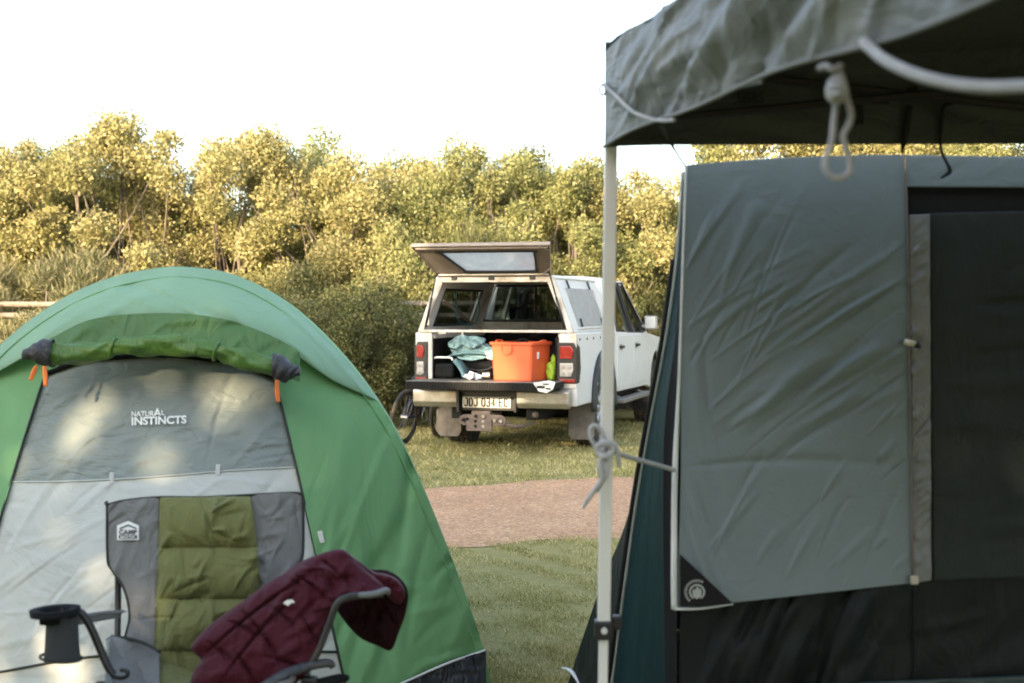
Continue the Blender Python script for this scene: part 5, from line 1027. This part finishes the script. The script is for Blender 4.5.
# pebbles
n = 2600; x = rs.uniform(-4, 5, n); y = edge_near(x)+rs.uniform(0, 1, n)*(edge_far(x)-edge_near(x)); r = rs.uniform(.003, .011, n)*(1+1.2*(rs.rand(n) > .97))
V = []; 
octa = np.array([[(1, 0, 0), (0, 1, 0), (0, 0, .7)], [(0, 1, 0), (-1, 0, 0), (0, 0, .7)], [(-1, 0, 0), (0, -1, 0), (0, 0, .7)], [(0, -1, 0), (1, 0, 0), (0, 0, .7)]]).reshape(-1, 3)
ang = rs.uniform(0, 6.28, n); c, s = np.cos(ang), np.sin(ang); o = octa[None]*r[:, None, None]; ox = o[..., 0]*c[:, None]-o[..., 1]*s[:, None]; oy = o[..., 0]*s[:, None]*.8+o[..., 1]*c[:, None]
V = np.stack([ox+x[:, None], oy+y[:, None], o[..., 2]+.004], -1).reshape(-1, 3)
tag(fastmesh('pebbles', V, 3, mat('pebble', (.36, .25, .18), .9, var=.5, vs=30)), 'fine loose pebbles scattered on the gravel path', 'gravel', kind='stuff')
# grass
grassm = leafmat('grass_blades', [(.22, (.13, .15, .035)), (.38, (.25, .25, .075)), (.52, (.44, .39, .15)), (.72, (.70, .60, .34))], .25, .6, 2.2)
def blades(n, xr, yr, h, w, dens=None):
    x = rs.uniform(*xr, n); y = rs.uniform(*yr, n)
    en, ef = edge_near(x), np.maximum(edge_far(x), edge_near(x)+2); j = rs.normal(0, .09, n)
    k = (y < en+j) | (y > ef+j) | (rs.rand(n) < .006); x, y = x[k], y[k]
    pn = np.array([noise_(a*1.6, b*1.6) for a, b in zip(x[:1], y[:1])]) if False else (np.sin(x*7.1+3*np.sin(y*2.3))*np.sin(y*5.7+2*np.sin(x*3.1))+np.sin(x*19+y*13)*.4)
    k = rs.rand(len(x)) < (.48+.48*pn); x, y, pn = x[k], y[k], pn[k]; n = len(x)
    hh = h*rs.uniform(.4, 1.3, n)*(1+.3*pn); a = rs.uniform(0, 6.28, n); l = rs.uniform(.2, 1.5, n)*hh; la = rs.uniform(0, 6.28, n); ww = w*rs.uniform(.6, 1.4, n)/2
    p0 = np.stack([x-ww*np.cos(a), y-ww*np.sin(a), 0*x+.001], -1); p1 = np.stack([x+ww*np.cos(a), y+ww*np.sin(a), 0*x+.001], -1)
    p2 = np.stack([x+l*np.cos(la), y+l*np.sin(la), hh], -1); return np.stack([p0, p1, p2], 1).reshape(-1, 3)
V = np.concatenate([blades(230000, (-1.9, 1.6), (4.6, 9.5), .020, .0042), blades(90000, (-5, 5), (8.6, 14.0), .028, .007), blades(90000, (-6, 6), (12.0, 19), .034, .010), blades(20000, (-3.5, 3.5), (11.0, 13.6), .034, .008), blades(45000, (-3, 3), (2.5, 5.0), .03, .006), blades(60000, (-13, -5), (5.5, 17.5), .045, .013), blades(50000, (-6, -1.9), (3, 8.6), .035, .009), blades(30000, (5, 11), (7, 18), .05, .014)])
tag(fastmesh('grass', V, 3, grassm), 'short patchy lawn grass with straw coloured patches', 'grass', kind='stuff')
# dead leaves / debris on the path
# ================================================================== trees
GOLD = leafmat('leaf_golden', [(.28, (.16, .16, .055)), (.5, (.31, .285, .110)), (.72, (.47, .41, .20))], .32, .5)
GREEN = leafmat('leaf_green', [(.28, (.12, .14, .045)), (.5, (.23, .235, .085)), (.75, (.38, .36, .16))], .32, .5)
OLIVE = leafmat('leaf_olive', [(.28, (.055, .065, .022)), (.5, (.11, .125, .042)), (.75, (.23, .21, .085))], .28, .5)
GREY = leafmat('leaf_grey_green', [(.28, (.09, .10, .045)), (.5, (.19, .185, .09)), (.75, (.33, .30, .16))], .28, .5)
BARK = mat('bark_pale', (.135, .108, .08), .85, var=.3, vs=9, bump=.6, bs=30)
def crown_mesh(seed, H, W, nclump, nleaf, ls, asp, lowz=.05, topb=1.0, cr=(.22, .5), needle=False):
    """leaf quads gathered in clumps spread through the crown; returns verts and clump centres"""
    r = np.random.RandomState(seed); cl = []
    while len(cl) < nclump:
        p = r.uniform(-1, 1, 3); d = (abs(p[0])**2.2+abs(p[1])**2.2+abs(p[2])**2.6)
        if d > 1 or (d < .35 and r.rand() < .75): continue
        z = lowz*H+(p[2]*.5+.5)*(1-lowz)*H*.93; cl.append((p[0]*W/2*(.92-.30*max(0, p[2])), p[1]*W/2*.85, z, r.uniform(*cr)))
    cl = np.array(cl); w = cl[:, 3]**2; k = r.choice(nclump, nleaf, p=w/w.sum()); c = cl[k]
    d = r.normal(size=(nleaf, 3)); d /= np.linalg.norm(d, axis=1)[:, None]; rad = c[:, 3]*(r.uniform(0, 1, nleaf)**.45)*(1+.18*np.sin(d[:, 0]*9+d[:, 2]*7+k))
    pos = c[:, :3]+d*rad[:, None]*np.array([1, 1, .82]); pos[:, 2] = np.maximum(pos[:, 2], .04)
    if needle: a = d*.6+np.array([0, 0, .7])+r.normal(size=(nleaf, 3))*.35
    else: a = d*.5+r.normal(size=(nleaf, 3))*.7
    a /= np.linalg.norm(a, axis=1)[:, None]; b = np.cross(a, r.normal(size=(nleaf, 3))); b /= np.linalg.norm(b, axis=1)[:, None]
    L = ls*r.uniform(.6, 1.4, nleaf)[:, None]; Wd = L*asp
    q = np.stack([pos-a*L/2, pos+b*Wd/2-a*L*.05, pos+a*L/2, pos-b*Wd/2-a*L*.05], 1).reshape(-1, 3)
    return q, cl
def limb_mesh(seed, H, cl, nb, r0, spread=1):
    r = random.Random(seed); g = MB(); stems = r.choice((2, 3)); tops = []
    for s in range(stems):
        a = r.uniform(0, 6.28); p = [Vector((.08*math.cos(a), .08*math.sin(a), -.05))]
        for k in range(1, 6): p.append(p[-1]+Vector((r.uniform(-.10, .10)+.09*spread*math.cos(a), r.uniform(-.10, .10)+.09*spread*math.sin(a), H*.14)))
        g.tube(p, [r0, r0*.75, r0*.5, r0*.3], 7, sm=3); tops.append(p)
    for k in range(nb):
        c = cl[r.randrange(len(cl))]; st = r.choice(tops); b = st[min(5, max(1, int(c[2]/H*5*r.uniform(.35, .9))))]
        e = Vector(c[:3]); mid = b.lerp(e, .5)+Vector((r.uniform(-.15, .15), r.uniform(-.15, .15), r.uniform(-.12, .12)))
        g.tube([b, mid, e, e+(e-mid)*.35], [r0*.28, r0*.18, r0*.10, .004], 5, sm=3)
        for _ in range(3):
            d = Vector((r.uniform(-1, 1), r.uniform(-1, 1), r.uniform(-.2, 1)))*c[3]*.9; g.tube([e, e+d*.6+Vector((0, 0, .03)), e+d], [.008, .005, .002], 4)
    return g
PROTO = {}
def proto(key, seed, H, W, ncl, nl, ls, asp, **k):
    lk = {a: k.pop(a) for a in list(k) if a in ('nb', 'r0')}
    q, cl = crown_mesh(seed, H, W, ncl, nl, ls, asp, **k); PROTO[key] = dict(H=H, q=q, cl=cl, seed=seed, nb=lk.get('nb', 26), r0=lk.get('r0', .07), me={})
proto('a', 101, 4.0, 3.4, 58, 80000, .046, .62); proto('b', 102, 4.0, 3.0, 50, 72000, .045, .60, cr=(.2, .45)); proto('c', 103, 4.0, 3.8, 62, 88000, .047, .60, cr=(.25, .55))
proto('d', 104, 4.0, 3.0, 46, 46000, .048, .62, cr=(.18, .42), lowz=.06, nb=34)           # open, branchy
proto('s', 105, 2.0, 2.6, 44, 46000, .038, .55, cr=(.18, .40), nb=20, r0=.04)            # low shrub
proto('n', 106, 2.4, 2.8, 40, 26000, .14, .085, cr=(.22, .45), needle=True, nb=30, r0=.04)  # feathery shrub
def tree(key, x, y, h, w, rz, leafm, name, label, cat, group=None):
    p = PROTO[key]; sc = h/p['H']
    root = bpy.data.objects.new(name, None); C.objects.link(root); root.location = (x, y, 0); root.rotation_euler.z = rz; root.scale = (sc*w, sc*w, sc); ORG[root.name] = Vector((0, 0, 0)); tag(root, label, cat, group)
    kk = leafm.name
    if kk not in p['me']:
        o = fastmesh('crown', p['q'], 4, leafm); o.parent = root; p['me'][kk] = o.data
        if 'limb' not in p: t = limb_mesh(p['seed'], p['H'], p['cl'], p['nb'], p['r0']).build('trunk', BARK, root, smooth=True); p['limb'] = t.data; return root
    else: o = bpy.data.objects.new('crown', p['me'][kk]); C.objects.link(o); o.parent = root
    t = bpy.data.objects.new('trunk', p['limb']); C.objects.link(t); t.parent = root
    return root
GRP = 'trees of the hedge behind the campsite'
T = [ # px, top py, depth, proto, width factor, leaf, label
 (-70, 128, 21.0, 'c', 1.0, GOLD, 'golden leafy tree cut by the left edge, left of the open branched tree'),
 (18, 138, 21.5, 'a', .72, GOLD, 'golden green tree at the far left, in front of the paler crown'),
 (120, 118, 20.6, 'd', 1.0, GOLD, 'tallest golden tree with open branches and sky gaps, left of the green dome tent peak'),
 (70, 150, 22.2, 'b', 1.0, GREEN, 'dull green tree filling the gap behind the tall open branched tree'),
 (100, 158, 21.7, 'c', .8, GREEN, 'golden tree closing the space low behind the tall open branched tree'),
 (182, 172, 21.8, 'b', .8, GOLD, 'low golden tree above the peak of the green tent, in the dip of the hedge'),
 (238, 132, 21.2, 'a', .86, GOLD, 'rounded yellow green tree standing just right of the tent peak'),
 (292, 134, 22.0, 'c', .74, GREEN, 'tall yellow green tree with a flat broad top, right of the tent peak'),
 (330, 158, 20.6, 'b', .85, GOLD, 'golden tree above the right shoulder of the green tent'),
 (378, 162, 22.0, 'a', .85, GOLD, 'pale golden tree left of the raised canopy lid'),
 (432, 148, 21.6, 'c', .8, GREEN, 'broad green gold tree directly above the raised canopy lid, left half'),
 (490, 147, 21.0, 'a', .78, GREEN, 'dense yellow green tree directly above the raised canopy lid, right half'),
 (533, 152, 22.4, 'b', .75, OLIVE, 'darker green tree above the white pickup cab'),
 (562, 165, 20.8, 'd', .85, GREEN, 'open green tree just left of the white gazebo leg'),
 (632, 170, 21.2, 'a', .82, GOLD, 'golden green tree just right of the white gazebo leg'),
 (680, 182, 22.0, 'b', .8, GREEN, 'green tree beside the sloping edge of the dark cabin tent'),
 (735, 140, 23.2, 'd', .9, GREEN, 'thin topped tree whose tips show left in the slot above the grey tent flap'),
 (795, 108, 22.0, 'c', .85, GOLD, 'golden tree showing in the slot behind the hanging white rope'),
 (870, 104, 22.0, 'a', .95, GOLD, 'golden tree showing in the slot left of the black hanging straps'),
 (945, 104, 22.4, 'b', 1.0, GOLD, 'golden tree showing in the slot by the black hanging straps'),
 (1020, 104, 21.0, 'c', .9, GREEN, 'green tree showing in the slot at the right edge of the photo'),
]
rng = random.Random(77)
for px, py, D, k, w, lm, lab in T:
    x = (px-CX)*D/F; h = EYE+(HZ-py)*D/F; tree(k, x, D, h*1.075, w*4/h, rng.uniform(0, 6.28), lm, 'hedge_tree', lab, 'tree', GRP)
S_ = [
 (45, 232, 19.2, 'n', 1.0, GREY, 'feathery_shrub', 'grey green feathery shrub with pale bare twigs left of the tent peak', 'shrub'),
 (150, 262, 19.3, 'n', .8, OLIVE, 'feathery_shrub', 'dark feathery shrub low behind the left shoulder of the green tent', 'shrub'),
 (-20, 300, 18.6, 's', .7, OLIVE, 'low_shrub', 'small dark shrub at the left edge, below the pale fence rails', 'shrub'),
 (42, 290, 18.0, 's', .62, GREY, 'low_shrub', 'dull green shrub touching the left slope of the green tent', 'shrub'),
 (270, 250, 19.2, 's', .9, OLIVE, 'low_shrub', 'dark olive shrub above the right slope of the green tent', 'shrub'),
 (352, 264, 18.2, 's', 1.0, OLIVE, 'low_shrub', 'large dark shrub between the green tent and the pickup', 'shrub'),
 (318, 286, 17.6, 's', .75, OLIVE, 'low_shrub', 'dark shrub nearest the green tent, half hidden by its slope', 'shrub'),
 (394, 320, 17.9, 's', .55, OLIVE, 'low_shrub', 'small dark shrub behind the bicycle wheel', 'shrub'),
 (410, 205, 20.2, 's', .9, GREEN, 'low_shrub', 'bright green shrub above the left corner of the raised lid', 'shrub'),
 (470, 198, 20.0, 'n', .8, OLIVE, 'feathery_shrub', 'dark feathery shrub rising just behind the raised canopy lid', 'shrub'),
 (640, 222, 21.6, 'n', .9, GREY, 'feathery_shrub', 'grey green twiggy shrub behind the pickup cab, right of the gazebo leg', 'shrub'),
 (600, 232, 20.8, 's', .9, OLIVE, 'low_shrub', 'dark green shrub behind the pickup canopy roof', 'shrub'),
 (690, 262, 22.8, 's', 1.0, OLIVE, 'low_shrub', 'dark shrub beyond the wing mirror beside the dark tent', 'shrub'),
]
for px, py, D, k, w, lm, nm, lab, cat in S_:
    x = (px-CX)*D/F; h = EYE+(HZ-py)*D/F; H0 = PROTO[k]['H']; tree(k, x, D, h, w*H0/h, rng.uniform(0, 6.28), lm, nm, lab, cat, 'shrubs in front of the hedge')
# far hedge mass closing the gaps low down and to the sides
q_ = []
for i in range(26):
    x = -17+i*1.35; p = PROTO['abc'[i % 3]]; a = rng.uniform(0, 6.28); c, s = math.cos(a), math.sin(a); k = (3.2+rng.uniform(-.2, .3)+(.6 if abs(x) > 9 else 0)-(.25 if -6.2 < x < -3.5 else 0))/4
    v = p['q'].reshape(-1, 4, 3)[::2].reshape(-1, 3)*np.array([1, 1, k]); q_.append(np.stack([v[:, 0]*c-v[:, 1]*s+x, v[:, 0]*s+v[:, 1]*c+24.6+.4*math.sin(i), v[:, 2]], -1))
tag(fastmesh('thicket', np.concatenate(q_), 4, GOLD), 'far thicket of leaves reading as one mass behind the hedge trees', 'thicket', kind='stuff')
# bare twigs at the left
# ================================================================== fence
WOOD = mat('weathered_wood', (.22, .185, .14), .85, var=.25, vs=12, bump=.5, bs=40)
def fence(x0, y0, x1, y1, n, zs, label):
    f = thing('rail_fence', Vector((x0, y0, 0)), label, 'fence'); a, b = Vector((x0, y0, 0)), Vector((x1, y1, 0)); r = random.Random(int(x0*10))
    for i in range(n+1): p = a.lerp(b, i/n); MB().tube([p, p+Vector((.01, 0, 1.62))], [.055, .048], 9).build('post', WOOD, f, smooth=True)
    for i in range(n):
        p, q = a.lerp(b, i/n), a.lerp(b, (i+1)/n); off = Vector((0, -.06, 0))
        for z in zs: MB().tube([p+off+Vector((-.08, 0, z+r.uniform(-.02, .02))), (p+q)/2+off+Vector((0, 0, z-.015)), q+off+Vector((.08, 0, z+r.uniform(-.02, .02)))], [.034, .038, .030], 8, sm=3).build('rail', WOOD, f, smooth=True)
fence(-8.2, 18.0, -5.4, 18.3, 2, (.58, .83, 1.08, 1.26, 1.42, 1.56), 'pole rail fence at the left edge behind the green tent')
fence(-3.3, 18.9, .1, 19.3, 2, (.53, .78, 1.03, 1.23, 1.41, 1.57), 'pole rail fence behind the dark shrubs, left of the pickup')

# ================================================================== grove behind the viewpoint (shades the camp)
rs = np.random.RandomState(9); n = 150000
perp = np.array([-SH.y, SH.x]); perp = perp if perp[0] > 0 else -perp; sh = np.array([SH.x, SH.y])
lat = rs.uniform(-12.3, 8.5, n); back = 8+rs.uniform(0, 2.6, n); top = 9.2+.5*np.sin(lat*1.3)+.35*np.sin(lat*3.1+1); z = .2+(top-.2)*rs.rand(n)
pos = np.stack([lat*perp[0]+back*sh[0], lat*perp[1]+back*sh[1], z], -1)
def clear(P0, r):                       # a gap in the leaves through which one sun ray reaches P0
    global pos
    d = np.array(SUN); w = pos-np.array(P0); t = w@d; dist = np.linalg.norm(w-t[:, None]*d, axis=1); pos = pos[dist > r]
for px, py, D, r in ((203, 376, 5.05, .082), (82, 400, 5.1, .08), (64, 438, 5.1, .066), (152, 448, 5.0, .064), (40, 642, 4.85, .075), (52, 672, 4.75, .075), (604, 440, 16.6, .28), (616, 436, 17.0, .3), (628, 432, 17.4, .26), (415, 250, 14.3, .14)): clear(P(px, py, D), r)
for px, py, D in ((735, 490, 3.98), (770, 560, 3.98), (700, 440, 3.98)):     # extra leaves added to keep stray sun spots off the grey flap
    c0_ = np.array(P(px, py, D)); t0_ = np.array([c0_+np.array(SUN)*k for k in rs.uniform(9.0, 11.5, 500)]); pos = np.concatenate([pos, t0_+rs.normal(0, .16, t0_.shape)])
n = len(pos); a = rs.normal(size=(n, 3)); a /= np.linalg.norm(a, axis=1)[:, None]; b = np.cross(a, rs.normal(size=(n, 3))); b /= np.linalg.norm(b, axis=1)[:, None]; L = rs.uniform(.07, .12, n)[:, None]
q = np.stack([pos-a*L, pos-b*L*.6, pos+a*L, pos+b*L*.6], 1).reshape(-1, 3)
gr_ = tag(fastmesh('grove', q, 4, leafmat('leaf_grove', [(.3, (.035, .05, .015)), (.7, (.09, .11, .03))], .1)), 'dense grove of trees standing behind the viewpoint and shading the camp', 'grove', kind='stuff')

# ================================================================== light, sky, camera
sc = bpy.context.scene
w = bpy.data.worlds.new('World'); sc.world = w; w.use_nodes = True; nt = w.node_tree; bg = nt.nodes['Background']
sky = nt.nodes.new('ShaderNodeTexSky'); sky.sky_type = 'NISHITA'; sky.sun_disc = False; sky.sun_elevation = SUN_EL; sky.sun_rotation = math.atan2(SH.x, SH.y)
sky.dust_density = 3.0; sky.air_density = 1.0; sky.ozone_density = 1.0; sky.altitude = 50
hs = nt.nodes.new('ShaderNodeHueSaturation'); hs.inputs['Saturation'].default_value = .8; nt.links.new(sky.outputs[0], hs.inputs['Color'])
tm = nt.nodes.new('ShaderNodeMix'); tm.data_type = 'RGBA'; tm.blend_type = 'MULTIPLY'; tm.inputs[0].default_value = 1; tm.inputs[7].default_value = (1.0, 1.0, .98, 1); nt.links.new(hs.outputs[0], tm.inputs[6]); nt.links.new(tm.outputs[2], bg.inputs['Color'])
bg.inputs['Strength'].default_value = .15
sl = bpy.data.lights.new('sun', 'SUN'); sl.energy = 2.55; sl.angle = R(.55); sl.color = (1, .76, .50); so = bpy.data.objects.new('sun', sl); C.objects.link(so); so.rotation_euler = SUN.to_track_quat('Z', 'Y').to_euler(); so.location = (0, 0, 30)
cam = bpy.data.cameras.new('camera'); cam.lens = 50; cam.sensor_width = 36; cam.shift_y = -(341.5-HZ)/1024; cam.clip_end = 1500; cam.clip_start = .05
cam.dof.use_dof = True; cam.dof.focus_distance = 7.6; cam.dof.aperture_fstop = 3.5
co = bpy.data.objects.new('camera', cam); C.objects.link(co); co.location = (0, 0, EYE); co.rotation_euler = (R(90), 0, 0); sc.camera = co
sc.view_settings.view_transform = 'Standard'; sc.view_settings.look = 'None'; sc.view_settings.exposure = EXPO; sc.view_settings.gamma = 1
sc.cycles.max_bounces = 8; sc.cycles.transparent_max_bounces = 16
